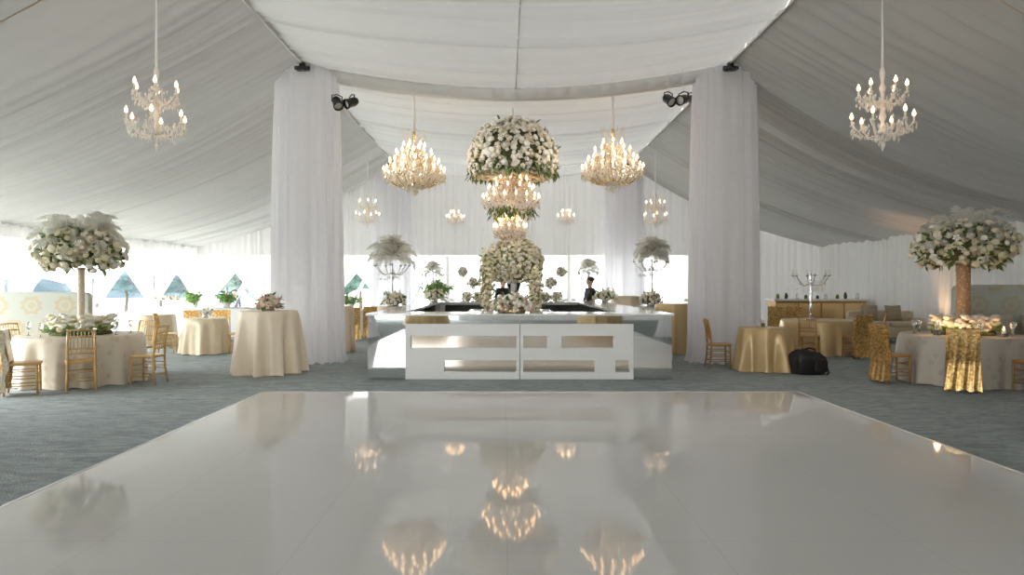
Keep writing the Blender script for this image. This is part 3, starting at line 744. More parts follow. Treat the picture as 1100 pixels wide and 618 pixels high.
# ------------------------------------------------------------------ chairs
def make_chair(mat,cover=None,coverlen=0):
    t=thing('gold_chair','x','chair')
    MB().rbox((0,.01,.445),(.41,.40,.05),.35).build('seat',mat,t)
    for sx in (-1,1):
        MB().tube([(sx*.175,.175,0.012),(sx*.172,.17,.25),(sx*.17,.165,.43)],[.014,.017,.019],8).build('leg',mat,t)
        MB().tube([(sx*.185,-.215,0.012),(sx*.175,-.18,.24),(sx*.17,-.17,.45),(sx*.17,-.195,.70),(sx*.165,-.24,.915)],[.014,.018,.019,.016,.013],8).build('leg',mat,t)
    for z,yy in ((.905,-.24),(.80,-.216),(.56,-.178),(.63,-.186)):
        MB().tube([(-.165,yy,z),(0,yy-.012,z+.01),(.165,yy,z)],.012,6).build('back_rail',mat,t)
    b=MB()
    for i in range(7):
        xx=-.135+.045*i; b.tube([(xx,-.186,.63),(xx,-.22,.80),(xx,-.246,.905)],.0065,5)
    for i in range(5):
        xx=-.12+.06*i; b.tube([(xx,-.178,.56),(xx,-.186,.63)],.006,5)
    b.build('spindles',mat,t)['kind']='stuff'
    b=MB()
    for z in (.14,.24,.34):
        for sx in (-1,1): b.tube([(sx*.175,-.19,z),(sx*.172,.17,z)],.0085,6)
    for z in (.17,.30):
        b.tube([(-.173,.17,z),(.173,.17,z)],.0085,6); b.tube([(-.178,-.185,z),(.178,-.185,z)],.0085,6)
    b.build('stretcher',mat,t)
    if cover:
        b=MB(); zb=.925; zl=.02
        def gb(u,tt):
            x=-.205+.41*u; z=zb-(zb-zl-.03*abs(sin(u*9)))*tt
            y=-.262+.06*min(1,tt*1.6)-.09*max(0,tt-.55)-.012*sin(u*22+tt*4)*tt
            return (x*(1+.13*tt*tt),y-.02,z)
        b.grid(gb,28,22)
        def gf(u,tt):
            x=-.20+.40*u; z=zb-.44*tt; y=-.215+.07*tt
            return (x,y,z)
        b.grid(gf,14,10)
        b.grid(lambda u,tt:(-.205+.41*u,-.282+.067*tt,zb+.01*sin(PI*tt)),14,2)
        for s in (-1,1):
            def gs(u,tt,s=s): return (s*(.205*(1+.13*tt*tt)),-.282+.06*min(1,tt*1.6)-.09*max(0,tt-.55)+ u*(.07+.02*sin(tt*14)), zb-(zb-zl-.05)*tt)
            b.grid(gs,4,16)
        b.build('slipcover',cover,t)
    return t
PR={}
def chair(kind,x,y,face,label,group='gold ballroom chairs'):
    """face = point the chair looks toward"""
    rz=math.atan2(face[1]-y,face[0]-x)-PI/2
    if kind not in PR:
        mat,cv={'gold':(M['gold'],None),'mid':(M['goldmid'],None),'goldseq':(M['gold'],M['sequin']),'midseq':(M['goldmid'],M['sequin']),'lace':(M['gold'],M['lacecover'])}[kind]
        t=make_chair(mat,cv); PR[kind]=t; t.location=(x,y,0); t.rotation_euler=(0,0,rz)
    else: t=copy_tree(PR[kind]); t.location=(x,y,0); t.rotation_euler=(0,0,rz)
    t['label']=label; t['group']=group; t['category']='chair'
def ring(T,ang,rad): a=math.radians(ang); return (T[0]+rad*cos(a),T[1]+rad*sin(a))
GA='gold chairs around the ivory table'; GB='gold chairs around the grey table'
chair('lace',*ring(TA,-90,1.30),(-5.9,10.2),'gold chair in an ivory lace slip, seat turned to the ivory table',GA)
chair('gold',*ring(TA,-58,1.20),TA,'gold chair with its bare spindle back square to the viewer at the ivory table',GA)
chair('gold',*ring(TA,-13,1.26),(-6.9,10.75),'gold chair at the ivory table side next to the open carpet aisle',GA)
chair('gold',*ring(TA,77,1.22),TA,'gold chair behind the ivory table, its back top showing past the flowers',GA)
chair('gold',*ring(TA,167,1.22),TA,'gold chair between the ivory table and the medallion sofa',GA)
chair('midseq',*ring(TB,-172,1.25),(7.9,10.9),'gold sequin chair seen from the side at the grey table, seat toward the cloth',GB)
chair('midseq',*ring(TB,-124,1.20),TB,'gold sequin chair with its shimmering back square to the viewer at the grey table',GB)
chair('mid',*ring(TB,-80,1.22),TB,'gold chair at the picture edge with only its seat pushed toward the grey table',GB)
GC='gold chairs on the window side'
chair('gold',px(179,15.4),15.4,(-6.85,15.6),'gold chair on the window side of the pale gold satin cafe table',GC)
chair('gold',px(258,15.6),15.6,(-6.85,15.6),'gold chair half hidden by the highboy, facing the pale gold satin cafe table',GC)
chair('goldseq',px(205,16.5),16.6,(px(207,14),14),'gold sequin chair peeking over the pale gold satin cafe table',GC)
chair('goldseq',px(236,16.6),16.7,(px(236,14),14),'gold sequin chair behind the pale gold satin cafe table, nearer the highboy',GC)
chair('goldseq',px(379,19.2),19.2,(px(381,23),23),'gold sequin chair between column drape and bar, next to the peach highboy',GC)
chair('goldseq',px(398,20.0),20.0,(px(398,23),23),'gold sequin chair close to the mirrored bar end on the window side',GC)
GD='gold chairs on the curtained side'
chair('mid',px(772,12.75),12.75,(px(820,12.6),12.7),'lone wooden gold chair in profile before the column drape by the satin table',GD)
chair('mid',*ring(TJ,-124,1.12),TJ,'gold chair with its back to the viewer just above the black bag',GD)
chair('midseq',*ring(TJ,-75,1.12),TJ,'gold sequin chair at the tan table standing out in the open carpet',GD)
chair('mid',*ring(TJ,-25,1.12),TJ,'gold chair at the tan table nearest the beige sofa',GD)
chair('mid',*ring(TJ,175,1.12),TJ,'gold chair at the tan table, hidden behind the satin table',GD)
chair('midseq',px(833,20),20,(px(833,23),23),'distant gold sequin chair against the drape edge, window end of the gold buffet',GD)
chair('midseq',px(853,20.2),20.2,(px(853,23),23),'distant gold sequin chair second from the drape, before the gold buffet',GD)
for i,u in enumerate((838,851)):
    pass

# ------------------------------------------------------------------ sofas
def sofa(name,label,x,y,w,rz,h,backmat,seatmat,armh=.62,skirt=True,pillows=2,depth=.85,seed=1):
    t=thing(name,label,'sofa',(x,y,0),rz)
    MB().rbox((0,.02,.27),(w-.1,depth-.1,.32),.18).build('base',seatmat,t)
    MB().rbox((0,depth/2-.10,h/2+.04),(w,.18,h-.08),.14).build('back',backmat,t)
    n=3 if w>1.8 else 2
    for i in range(n):
        cw=(w-.3)/n; MB().rbox((-(w-.3)/2+cw*(i+.5),-.06,.48),(cw-.01,depth-.22,.17),.35).build('seat_cushion',seatmat,t)
    for s in (-1,1):
        b=MB()
        def ga(u,tt,s=s):
            y_=-depth/2+.03+(depth-.12)*u; hh=armh+.25*max(0,u-.45)**1.3*(h-armh)
            th=TAU*tt; 
            return (s*(w/2-.08)+.085*math.copysign(abs(cos(th))**.6,cos(th)), y_, hh/2+.06+(hh/2-.05)*math.copysign(abs(sin(th))**.6,sin(th)))
        b.grid(ga,12,16); 
        b.grid(lambda u,tt,s=s:ga(0,u,s) if tt==1 else (s*(w/2-.08),-depth/2+.03,armh/2+.06),16,1)
        b.build('arm',seatmat,t)
    for sx in (-1,1):
        for sy in (-1,1): MB().lathe([(.02,0.001),(.028,.02),(.035,.12)],10,(sx*(w/2-.12),sy*(depth/2-.12),0)).build('leg',M['hair'],t)
    return t
def pillow(x,y,z,rz,tilt,mat,label,s=.42,group='sofa pillows'):
    b=MB()
    def g(u,tt):
        a=2*u-1;c=2*tt-1; k=(1-a**4)*(1-c**4); return (a*s/2*(1-.06*(1-abs(c))),.075*k,c*s/2*(1-.06*(1-abs(a))))
    b.grid(g,10,10); b.grid(lambda u,tt:(g(u,tt)[0],-g(u,tt)[1],g(u,tt)[2]),10,10)
    o=b.build('throw_pillow',mat); o.location=(x,y,z); o.rotation_euler=(tilt,0,rz); return tag(o,label,'pillow',group)
sofa('high_back_sofa','high-back sofa with gold medallion upholstery in front of the side windows',-9.45,13.3,2.3,math.radians(8),1.42,M['medallion'],M['sofatan'])
sofa('high_back_sofa','high-back sofa with gold medallion upholstery behind the grey table by the draped wall',10.15,13.6,2.0,math.radians(-6),1.56,M['medallion'],M['sofatan'])
pillow(9.9,13.6,.76,-.2,-.3,M['sofacream'],'cream throw pillow on the medallion sofa behind the grey table')
pillow(10.45,13.55,.76,.1,-.3,M['sofatan'],'taupe throw pillow beside the cream one on the medallion sofa')
sofa('low_sofa','low beige sofa with taupe back cushions before the gold buffet',px(951,18.6),18.6,1.75,math.radians(-4),.84,M['sofacream'],M['sofacream'],.66)
sx_=px(951,18.6)
for i,(dx,m,lab) in enumerate(((-.35,'sofatan','taupe back pillow in the window-side half of the beige sofa'),(.30,'sofatan','taupe back pillow in the wall-side half of the beige sofa'))):
    pillow(sx_+dx,18.74,.78,-.05,-.25,M[m],lab,.44)

# ------------------------------------------------------------------ gold buffet behind the sofa
t=thing('buffet_counter','long gold-fronted buffet counter with white top along the draped corner','buffet',(9.75,21.4,0))
b=MB(); b.box((0,0,.53),(2.8,.62,1.06)); b.build('body',M['goldmid'],t,False)
for i in range(4):
    MB().box((-1.05+.7*i,-.325,.56),(.66,.03,.86)).build('front_panel',M['brass'],t,False)
MB().box((0,0,1.09),(2.95,.76,.06)).build('top',M['top'],t,False)
r=random.Random(12)
for i in range(9):
    x=9.75-1.25+.31*i; hh=r.uniform(.10,.22)
    gl=MB().lathe([(.03,0),(.05,.01),(.055,hh*.5),(.035,hh*.8),(.03,hh)],10).build('serving_bottle',M[('leaf','darkmirror','glass')[i%3]])
    gl.location=(x,21.3+.12*(i%2),1.122)
    tag(gl,'small %s vessel on the gold buffet, %s along from the column drape'%(('dark green','smoky','clear glass')[i%3],ORD[i]),'vessel','vessels on the gold buffet')

# ------------------------------------------------------------------ the bar
BD=11.2
BX0,BX1=px(395,BD),px(722,BD); FX0,FX1=px(435.5,BD),px(680.5,BD); SEAM=px(558.5,BD)
BBACK=19.4; IX0,IX1,IY0,IY1=-1.8,2.0,12.0,18.8
ZT=1.05
def bz(v): return (408-v)/65.45
def front_unit(name,label,x0,x1,slots):
    t=thing('bar_unit',label,'bar counter',((x0+x1)/2,BD,0),0,'white front units of the bar')
    xc=(x0+x1)/2; ztop=bz(348)
    xs=sorted(set([x0,x1]+[q for s in slots for q in s[:2]])); zs=sorted(set([.006,ztop]+[q for s in slots for q in s[2:]]))
    b=MB(); dep=.07
    for i in range(len(xs)-1):
        for j in range(len(zs)-1):
            xm,zm=(xs[i]+xs[i+1])/2,(zs[j]+zs[j+1])/2
            if any(s[0]<xm<s[1] and s[2]<zm<s[3] for s in slots): continue
            b.box((xm-xc,dep/2,zm),(xs[i+1]-xs[i],dep,zs[j+1]-zs[j]))
    b.build('front_panel',M['whitelac'],t,False)
    for s in slots:
        MB().box(((s[0]+s[1])/2-xc,dep+.011,(s[2]+s[3])/2),(s[1]-s[0]+.02,.02,s[3]-s[2]+.02)).build('mirror_inlay',M['mirrorwarm'],t,False)
    MB().box((0,.40,ztop/2),(x1-x0-.004,.62,ztop-.02)).build('body',M['whitelac'],t,False)
    MB().box((0,.36,(ztop+ZT)/2),(x1-x0,.70,ZT-ztop-.004)).build('mirror_fascia',M['mirror'],t,False)
    return t
U=lambda u:px(u,BD)
zu0,zu1,zl0,zl1=bz(374),bz(361),bz(400),bz(387)
front_unit('a','white bar front unit with two mirrored slots, window side of its centre seam',FX0,SEAM-.005,[(U(441),U(555),zu0,zu1),(U(477),U(555),zl0,zl1)])
front_unit('b','white bar front unit with several mirrored slots, curtained side of its centre seam',SEAM+.005,FX1,[(U(562),U(588),zu0,zu1),(U(603),U(660),zu0,zu1),(U(562),U(639),zl0,zl1),(U(661),U(677),zl0,zl1)])
for x0,x1,lab in ((BX0,FX0-.004,'mirrored end panel of the bar front, beside the gold sequin chairs'),(FX1+.004,BX1,'mirrored end panel of the bar front, beside the column drape with the lone chair')):
    t=thing('bar_end_panel',lab,'bar counter',((x0+x1)/2,BD+.02,0),0,'mirrored bar ends')
    MB().box((0,.01,.006+ZT/2-.003),(x1-x0,.02,ZT-.012)).build('mirror',M['mirror'],t,False)
    MB().box((0,.33,ZT/2),(x1-x0-.01,.60,ZT-.02)).build('body',M['whitelac'],t,False)
for x0,x1,lab in ((BX0,IX0,'long side run of the bar nearest the windows, dark inside'),(IX1,BX1,'long side run of the bar nearest the draped wall, dark inside')):
    t=thing('bar_side_run',lab,'bar counter',((x0+x1)/2,0,0),0,'bar side runs')
    MB().box((0,(BD+.72+IY1)/2,ZT/2),(x1-x0-.02,IY1-BD-.74,ZT-.014)).build('body',M['mirror'],t,False)
    s=1 if x0==BX0 else -1
    MB().box((s*((x1-x0)/2+.0),(IY0+IY1)/2,ZT/2),(.016,IY1-IY0-.1,ZT-.02)).build('inner_face',M['darkmirror'],t,False)
t=thing('bar_back_run','far run of the bar with a black mirrored inner face','bar counter',(XC,0,0))
MB().box((0,(IY1+BBACK)/2+.01,ZT/2),(BX1-BX0,BBACK-IY1-.03,ZT-.014)).build('body',M['whitelac'],t,False)
MB().box((.0,IY1-.012,ZT/2-.02),(IX1-IX0-.08,.02,ZT-.05)).build('inner_face',M['darkmirror'],t,False)
b=MB(); zt=ZT+.018
for q in ((BX0-.03,BX1+.03,BD-.04,IY0),(BX0-.03,BX1+.03,IY1-.03,BBACK+.03),(BX0-.03,IX0+.03,IY0,IY1-.03),(IX1-.03,BX1+.03,IY0,IY1-.03)):
    b.box(((q[0]+q[1])/2,(q[2]+q[3])/2,zt),(q[1]-q[0],q[3]-q[2],.034))
tag(b.build('bar_countertop',M['top'],None,False),'pale glossy countertop running all around the island bar','countertop')
# island inside the bar
t=thing('bar_island','white display island inside the bar below the tall bouquet','bar counter',(.1,15.1,0))
MB().box((0,-.2,.48),(1.7,1.6,.95)).build('body',M['whitelac'],t,False); MB().box((0,-.2,.975),(1.8,1.7,.04)).build('top',M['top'],t,False)
# tall bouquet
t=thing('tall_bouquet','tall ball bouquet of cream and yellow-green flowers in a silver vase at the bar centre','flower arrangement',(px(552,15.1),15.1,.996))
MB().lathe([(.001,0),(.16,0),(.17,.02),(.06,.06),(.05,.25),(.10,.42),(.16,.60),(.19,.72),(.17,.72),(.09,.42),(.001,.3)],20).build('vase',M['silver'],t)
floral_mass(t,(0,0,1.05),(.60,.60,.50),900,['roseyellow','rosewhite','rosecream'],.085,21,-.8,1,120,50,.88,.10,'leaf',lsize=1.0,corem='mosspale')
for i,(u,v0,v1,rr_,lab) in enumerate(((523,272,331,.13,'upright flower column of cream and yellow blooms at the bar centre, window side of the tall bouquet'),(576,292,330,.12,'upright flower column of cream blooms at the bar centre, curtained side of the tall bouquet'))):
    d=14.35; z0=.996; z1=pz(v0,d)
    t=thing('flower_column',lab,'flower arrangement',(px(u,d),d,z0),0,'flower columns by the tall bouquet')
    MB().lathe([(.001,0),(.10,0),(.10,.02),(.03,.03),(.03,.1)],14).build('base',M['silver'],t)
    h=(z1-z0); floral_mass(t,(0,0,.05+h/2),(rr_,rr_,h/2*1.02),150,['roseyellow','rosecream'],.085,31+i,-1,1,40,12,.8,.12,corem='mosspale')
# mound on front counter
t=thing('flower_mound','low mound of white and cream flowers on the front edge of the bar counter','flower arrangement',(px(550,11.45),11.45,ZT+.036))
MB().lathe([(.001,0),(.22,0),(.25,.06),(.22,.06),(.001,.03)],18).build('tray',M['brass'],t)
floral_mass(t,(0,0,.04),(.32,.24,.24),170,['rosewhite','rosecream','rosewhite','rosepink'],.085,41,.0,1,40,30,.85,.14,corem='mosspale')
# flower balls on stands
def ball_stand(u,v,d,zb,r_,lab,seed,grp='flower balls on silver stands'):
    x,z=px(u,d),pz(v,d); t=thing('flower_ball',lab,'flower arrangement',(x,d,zb),0,grp); h=z-zb
    MB().lathe([(.001,0),(.07,0),(.07,.012),(.012,.03),(.010,max(.04,h-r_*.8))],12).build('stand',M['silver'],t)
    floral_mass(t,(0,0,h),(r_,r_,r_),60,['rosewhite','rosecream'],.07,seed,-1,1,10,0,.85,.08,corem='mosspale')
zc_=ZT+.036; k=60
for sd,us,nm in ((0,(508,497,514,502),'window-side'),(1,(592,603,586,598),'wall-side')):
    for (u,v,r_,w) in ((us[0],304,.14,'middle-height'),(us[1],292,.11,'tallest'),(us[2],319,.12,'low inner'),(us[3],319,.12,'low outer')):
        ball_stand(u,v,19.1,zc_,r_,'%s white flower ball on a stand in the %s cluster on the back bar'%(w,nm),k); k+=1
# candle dishes etc: low bouquets on the bar corners
for (u,d,z0,rad,mats,lab,sd,lm) in (
    (467,18.95,zc_,(.26,.2,.2),['rosewhite','rosecream'],'low white bouquet on the far bar corner below green sprays',71,'leafpale'),
    (650,18.95,zc_,(.28,.2,.18),['rosewhite','rosecream'],'low white bouquet on the far bar corner near the bartender',72,'leafpale'),
    (289,12.1,1.106,(.15,.15,.14),['rosepink','rosecream'],'small blush bouquet on top of the ivory and peach highboy',73,'leaf'),
    (699,16.75,1.026,(.24,.2,.2),['rosewhite','rosecream'],'low white bouquet at the candelabra foot, curtained side of the bar',74,'leaf'),
    (424,16.75,1.026,(.24,.2,.2),['rosewhite','rosecream'],'low white bouquet at the candelabra foot, window side of the bar',75,'leaf')):
    t=thing('low_bouquet',lab,'flower arrangement',(px(u,d),d,z0),0,'low bouquets')
    MB().lathe([(.001,0),(.09,0),(.11,.07),(.09,.07),(.001,.02)],14).build('bowl',M['silver'],t)
    floral_mass(t,(0,0,.05+rad[2]*.4),rad,70,mats,.085,sd,-.3,1,30,10,.85,.14,lm)
# green spray
def greens(x,y,z,lab,s,seed,cat='plant'):
    t=thing('leafy_plant',lab,cat,(x,y,z),0,'fresh green plants')
    MB().lathe([(.001,0),(.09,0),(.13,.16),(.11,.16),(.001,.05)],14).build('pot',M['whitecloth'],t)
    r=random.Random(seed); lb=MB(); st=MB()
    for i in range(26):
        a=r.uniform(0,TAU); e=r.uniform(.5,1.4); L=s*r.uniform(.7,1.1); pts=[(0,0,.12)]
        for q in (.4,.75,1): pts.append((cos(a)*cos(e)*L*q*1.2,sin(a)*cos(e)*L*q*1.2,.12+sin(e)*L*q-.15*L*q*q))
        st.tube(pts,.005,4)
        for p in pts[1:]:
            for k in range(3): lb.add(LEAF.v,LEAF.f,Matrix.Translation(p)@Euler((r.uniform(-.6,.6),r.uniform(-.8,.8),r.uniform(0,TAU))).to_matrix().to_4x4()@Matrix.Scale(s*.42,4))
    st.build('stems',M['leafpale'],t)['kind']='stuff'; lb.build('leaves',M['leafpale'],t)['kind']='stuff'
greens(px(466,19.15)+.0,19.2,zc_+.0,'fresh green leafy spray on the far bar counter beside a white bouquet',.50,81)
greens(px(208,20.6),20.6,.872,'fresh green potted plant on the white buffet, aisle end',.38,82)
greens(px(243,20.7),20.7,.872,'pale green potted plant on the white buffet near the highboy',.40,83)
greens(px(377,21.3),21.2,.806,'small green plant on the white table behind the sequin chairs',.34,84)
table('cafe_table','white cloth table behind the two sequin chairs by the bar',px(380,21.2),21.2,.5,.80,.03,10,.025,13,M['whitecloth'],'satin draped cafe tables')
for i,(u,m,nm) in enumerate(((168,'rosepink','blush'),(176,'rosewhite','white'),(184,'rosepink','rosy'),(191,'rosecream','cream'))):
    t=thing('bud_vase','slim bud vase with a %s bloom, %s along the white buffet'%(nm,ORD[i]),'vase',(px(u,20.7),20.7,.872),0,'bud vases on the buffet')
    MB().lathe([(.001,0),(.04,0),(.045,.08),(.015,.18),(.02,.22)],10).build('vase',M['glass'],t)
    floral_mass(t,(0,0,.27),(.07,.07,.06),14,[m],.07,90+i,-1,1,4,0,.7,.1)

# candelabra with plumes
def candelabra(t,h,arms,R_,mat,z0=0):
    pr=[(.001,0),(.13,0),(.13,.015),(.05,.04),(.022,.08)]
    n=12
    for i in range(n): pr.append((.016+.018*abs(sin(i*1.3)),.08+(h-.08)*(i+1)/n))
    MB().lathe(pr,12,(0,0,z0)).build('stem',mat,t)
    for i in range(arms):
        a=TAU*i/arms+.3; b=MB(); pts=[]
        for k in range(9):
            s=k/8; pts.append((R_*s*cos(a),R_*s*sin(a),z0+h-.22-.10*sin(PI*s)+.16*s*s))
        b.tube(pts,.010,5); e=pts[-1]; b.lathe([(.005,-.02),(.045,0),(.05,.012),(.02,.012),(.02,.05)],10,e); o=b.build('arm',mat,t)
        for q in range(3): crystal(cb:=MB(),(e[0]*(.4+.3*q),e[1]*(.4+.3*q),e[2]-.12-.03*q),.022,R); 
        link('candle',sleeve_me,o,(e[0],e[1],e[2]+.03),None,(1,1,1.2))
    cb=MB(); r=random.Random(arms)
    for i in range(70):
        a=r.uniform(0,TAU); q=R_*r.random(); crystal(cb,(q*cos(a),q*sin(a),z0+h-.3+r.uniform(-.12,.12)),.02,r)
    cb.build('crystal_drops',M['crystal'],t,False)['kind']='stuff'
for u,v,d,z0,n,sc,lab,se in ((421,272,17.05,1.026,30,.95,'silver candelabra with drooping beige plumes on the ivory highboy, window side of the bar',1),
                        (700,268,17.05,1.026,44,.72,'silver candelabra with a dense round cream plume head on the white highboy',2)):
    t=thing('plumed_candelabra',lab,'candelabra',(px(u,d),d,z0),0,'plumed silver candelabra')
    h=pz(v,d)-z0-.25; candelabra(t,h,7,.44,M['silver']); plumes(t,(0,0,h+.1),n,se,'plumebeige',sc,(-.35,1.5),.06); 
for u,v,d,sc,lab,se in ((465,290,21.6,.62,'distant candelabra with a cream plume head behind the far bar corner, window side',3),(632,288,21.6,.66,'distant candelabra with a cream plume head behind the bartender',4)):
    table('highboy_table','distant white highboy carrying a plumed candelabra %s'%('behind the green spray' if se==3 else 'by the bartender'),px(u,d),d,.32,.95,.0,10,.02,20+se,M['whitecloth'],'draped highboy tables')
    t=thing('plumed_candelabra',lab,'candelabra',(px(u,d),d,.956),0,'plumed silver candelabra')
    h=pz(v,d)-.956-.12; candelabra(t,h,6,.34,M['silver']); plumes(t,(0,0,h+.05),26,se,'plumebeige',sc*.85,(-.5,1.5),.06)
# bare candelabra on tan table
t=thing('candelabra','bare silver candelabra with round cups on the tan table behind the bag','candelabra',(px(871,15.6),15.6,.766))
candelabra(t,1.06,6,.40,M['silver'])
# guest table centrepieces
def guest_centre(T,lab,vmat,vr,head,seed,mats,lm,npl,psc,rad,zh):
    t=thing('plume_centrepiece',lab,'flower arrangement',(T[0],T[1],.766),0,'tall plumed centrepieces')
    MB().lathe([(.001,0),(vr*1.25,0),(vr*1.25,.02),(vr,.03),(vr,zh-.2),(vr*1.2,zh-.15),(vr,zh-.15),(.001,zh-.3)],20).build('vase',vmat,t)
    floral_mass(t,(0,0,zh+.1),rad,330,mats,.115,seed,-.7,1,260,40,.75,.28,lm,lsize=1.3)
    plumes(t,(0,0,zh+.15),npl,seed,'plume',psc,(-.35,.95),.24)
    return t
guest_centre(TA,'tall centrepiece of drooping white plumes on the ivory table','' or M['pearl'],.052,None,101,['rosewhite','roseyellow','rosecream'],'leaf',30,.84,(.52,.52,.34),1.22)
guest_centre(TB,'tall centrepiece of plumes and green leaves in an amber mosaic vase',M['mosaic'],.10,None,102,['rosewhite','rosecream','roseyellow'],'leaf',22,.84,(.58,.58,.36),1.28)
def ring_flowers(T,lab,mats,seed,n=9,R_=.36):
    t=thing('flower_wreath',lab,'flower arrangement',(T[0],T[1],.766),0,'low wreaths around the vases'); r=random.Random(seed)
    MB().lathe([(R_-.06,0),(R_+.08,0),(R_+.07,.05),(R_-.05,.05),(R_-.06,0)],24).build('foam_ring',M['moss'],t)
    bs=[MB() for _ in mats]; lb=MB()
    for i in range(150):
        a=r.uniform(0,TAU); q=R_+r.uniform(-.09,.10); k=r.randrange(len(mats)); Mx=Matrix.Translation((q*cos(a),q*sin(a),r.uniform(.06,.26)))@orient((r.uniform(-.5,.5),r.uniform(-.6,.4),.8),0)@Matrix.Scale(r.uniform(.09,.15),4); bs[k].add(ROSELO.v,ROSELO.f,Mx)
    for i in range(70):
        a=r.uniform(0,TAU); Mx=Matrix.Translation((R_*cos(a),R_*sin(a),.06))@Euler((0,r.uniform(-.7,.1),a+r.uniform(-.5,.5))).to_matrix().to_4x4()@Matrix.Scale(.2,4); lb.add(LEAF.v,LEAF.f,Mx)
    for k,m in enumerate(mats): bs[k].build('blossoms',M[m],t)['kind']='stuff'
    lb.build('leaves',M['leafpale'],t)['kind']='stuff'
ring_flowers(TA,'low wreath of cream blooms and green leaves around the ivory table vase',['rosewhite','roseyellow'],111)
ring_flowers(TB,'low wreath of cream roses around the amber mosaic vase',['rosewhite','rosecream'],112)
# glowing candles on the grey table
def votive(x,y,z,h,lab,lit,grp):
    t=thing('candle',lab,'candle',(x,y,z),0,grp)
    MB().lathe([(.001,0),(.05,0),(.055,.01),(.055,h*.55),(.05,h*.55),(.05,.012),(.001,.012)],14).build('glass_holder',M['glass'],t)
    MB().lathe([(.001,.014),(.028,.014),(.028,h),(.001,h)],10).build('wax',M['candle'],t)
    MB().lathe([(.001,0),(.012,.012),(.010,.03),(.001,.055)],8,(0,0,h)).build('flame',M['flame'],t)
    if lit:
        ld=bpy.data.lights.new('candle_light','POINT'); ld.energy=lit; ld.color=(1,.55,.25); ld.shadow_soft_size=.04
        lo=bpy.data.objects.new('flame_glow',ld); C.objects.link(lo); lo.parent=t; lo.location=(0,0,h+.09)
votive(TB[0]-.60,TB[1]-.28,.766,.16,'lit candle at the outer side of the grey table near the sequin chair seat',4,'lit candles on the grey table')
votive(TB[0]+.20,TB[1]-.62,.766,.10,'lit candle beside the wreath behind the shimmering chair back',1.5,'lit candles on the grey table')
votive(TB[0]-.38,TB[1]-.50,.766,.09,'lit candle low against the wreath on the grey table, wall end',1.5,'lit candles on the grey table')
# glassware on the tables
wg=MB().lathe([(.001,0),(.035,0),(.035,.004),(.005,.01),(.005,.09),(.03,.12),(.038,.16),(.032,.21)],12).mesh('wine_glass',M['glass'])
for T,nm,grp in ((TA,'ivory','glasses on the ivory table'),(TB,'grey','glasses on the grey table')):
    for i in range(8):
        a=TAU*i/8+.5; o=link('wine_glass',wg,None,(T[0]+.70*cos(a),T[1]+.70*sin(a),.767)); tag(o,'clear stemmed wine glass set near the edge of the %s cloth table'%nm,'glass',grp)
# rose in glass on gold satin table
t=thing('rose_vase','single white rose in a small glass on the crumpled gold satin table','vase',(px(820,12.5),12.5,.786))
MB().lathe([(.001,0),(.035,0),(.04,.07),(.034,.07),(.03,.01),(.001,.01)],12).build('glass',M['glass'],t)
MB().tube([(0,0,.02),(.005,0,.1)],.004,5).build('stem',M['leaf'],t); o=link('blossom',ROSE_ME['rosewhite'],t,(.005,0,.09)); o.scale=(.09,)*3
t=thing('rose_vase','white bloom in a small silver cup on the pale gold satin cafe table','vase',(-6.85,15.6,.806))
MB().lathe([(.001,0),(.05,0),(.06,.07),(.05,.07),(.001,.02)],12).build('cup',M['silver'],t); floral_mass(t,(0,0,.11),(.10,.10,.06),24,['rosewhite'],.07,121,-.4,1,8,4,.8,.1)

# ------------------------------------------------------------------ black bag
t=thing('black_bag','bulky black equipment bag slumped on the carpet beside the gold satin table','bag',(px(868,11.95),11.95,0),.15)
b=MB()
def g(u,tt):
    a=TAU*u; z=tt; prof=(1-.55*max(0,z-.45)**1.3*1.6)*(.92+.14*sin(PI*min(1,z*1.4)))
    k=1+.05*sin(3*a+2*z)+.03*sin(7*a)
    X=.30*prof*k*math.copysign(abs(cos(a))**.7,cos(a)); Y=.20*prof*k*math.copysign(abs(sin(a))**.7,sin(a))
    h=.40*(1-.12*(X/.3)) 
    return (X,Y,.004+h*math.sin(PI/2*z)**.8)
b.grid(g,40,14,True); b.grid(lambda u,tt:tuple((1-tt)*q for q in g(u,1)[:2])+(g(u,1)[2]+.02*tt*1.0,),40,2,True); b.build('body',M['bag'],t)
MB().rbox((.10,-.21,.16),(.24,.10,.22),.35).build('front_pocket',M['bag'],t)
MB().rbox((-.17,-.19,.14),(.18,.08,.20),.35).build('side_pocket',M['bag'],t)
MB().tube([(-.14,-.03,.36),(-.10,-.03,.43),(.0,-.03,.455),(.10,-.03,.43),(.14,-.03,.34)],.014,8).build('handle',M['black'],t)
MB().tube([(.28,.0,.25),(.33,-.05,.12),(.32,-.12,.02),(.22,-.22,.015)],.014,6).build('strap',M['black'],t)

# ------------------------------------------------------------------ people far behind the bar
def skin_body(name,verts,edges,mat,parent,sub=2):
    me=bpy.data.meshes.new(name); me.from_pydata([v[:3] for v in verts],edges,[]); o=link(name,me,parent); me.materials.append(mat)
    m=o.modifiers.new('s','SKIN'); m.use_smooth_shade=True
    for i,v in enumerate(verts):
        rr_=v[3]; me.skin_vertices[0].data[i].radius=(rr_ if not isinstance(rr_,tuple) else rr_[0], rr_ if not isinstance(rr_,tuple) else rr_[1]); 
    me.skin_vertices[0].data[0].use_root=True
    s=o.modifiers.new('d','SUBSURF'); s.levels=1; s.render_levels=sub
    dg=bpy.context.evaluated_depsgraph_get(); ev=o.evaluated_get(dg); m2=bpy.data.meshes.new_from_object(ev); o.modifiers.clear(); o.data=m2; m2.name=name
    if not m2.materials: m2.materials.append(mat)
    m2.polygons.foreach_set('use_smooth',[True]*len(m2.polygons))
    return o
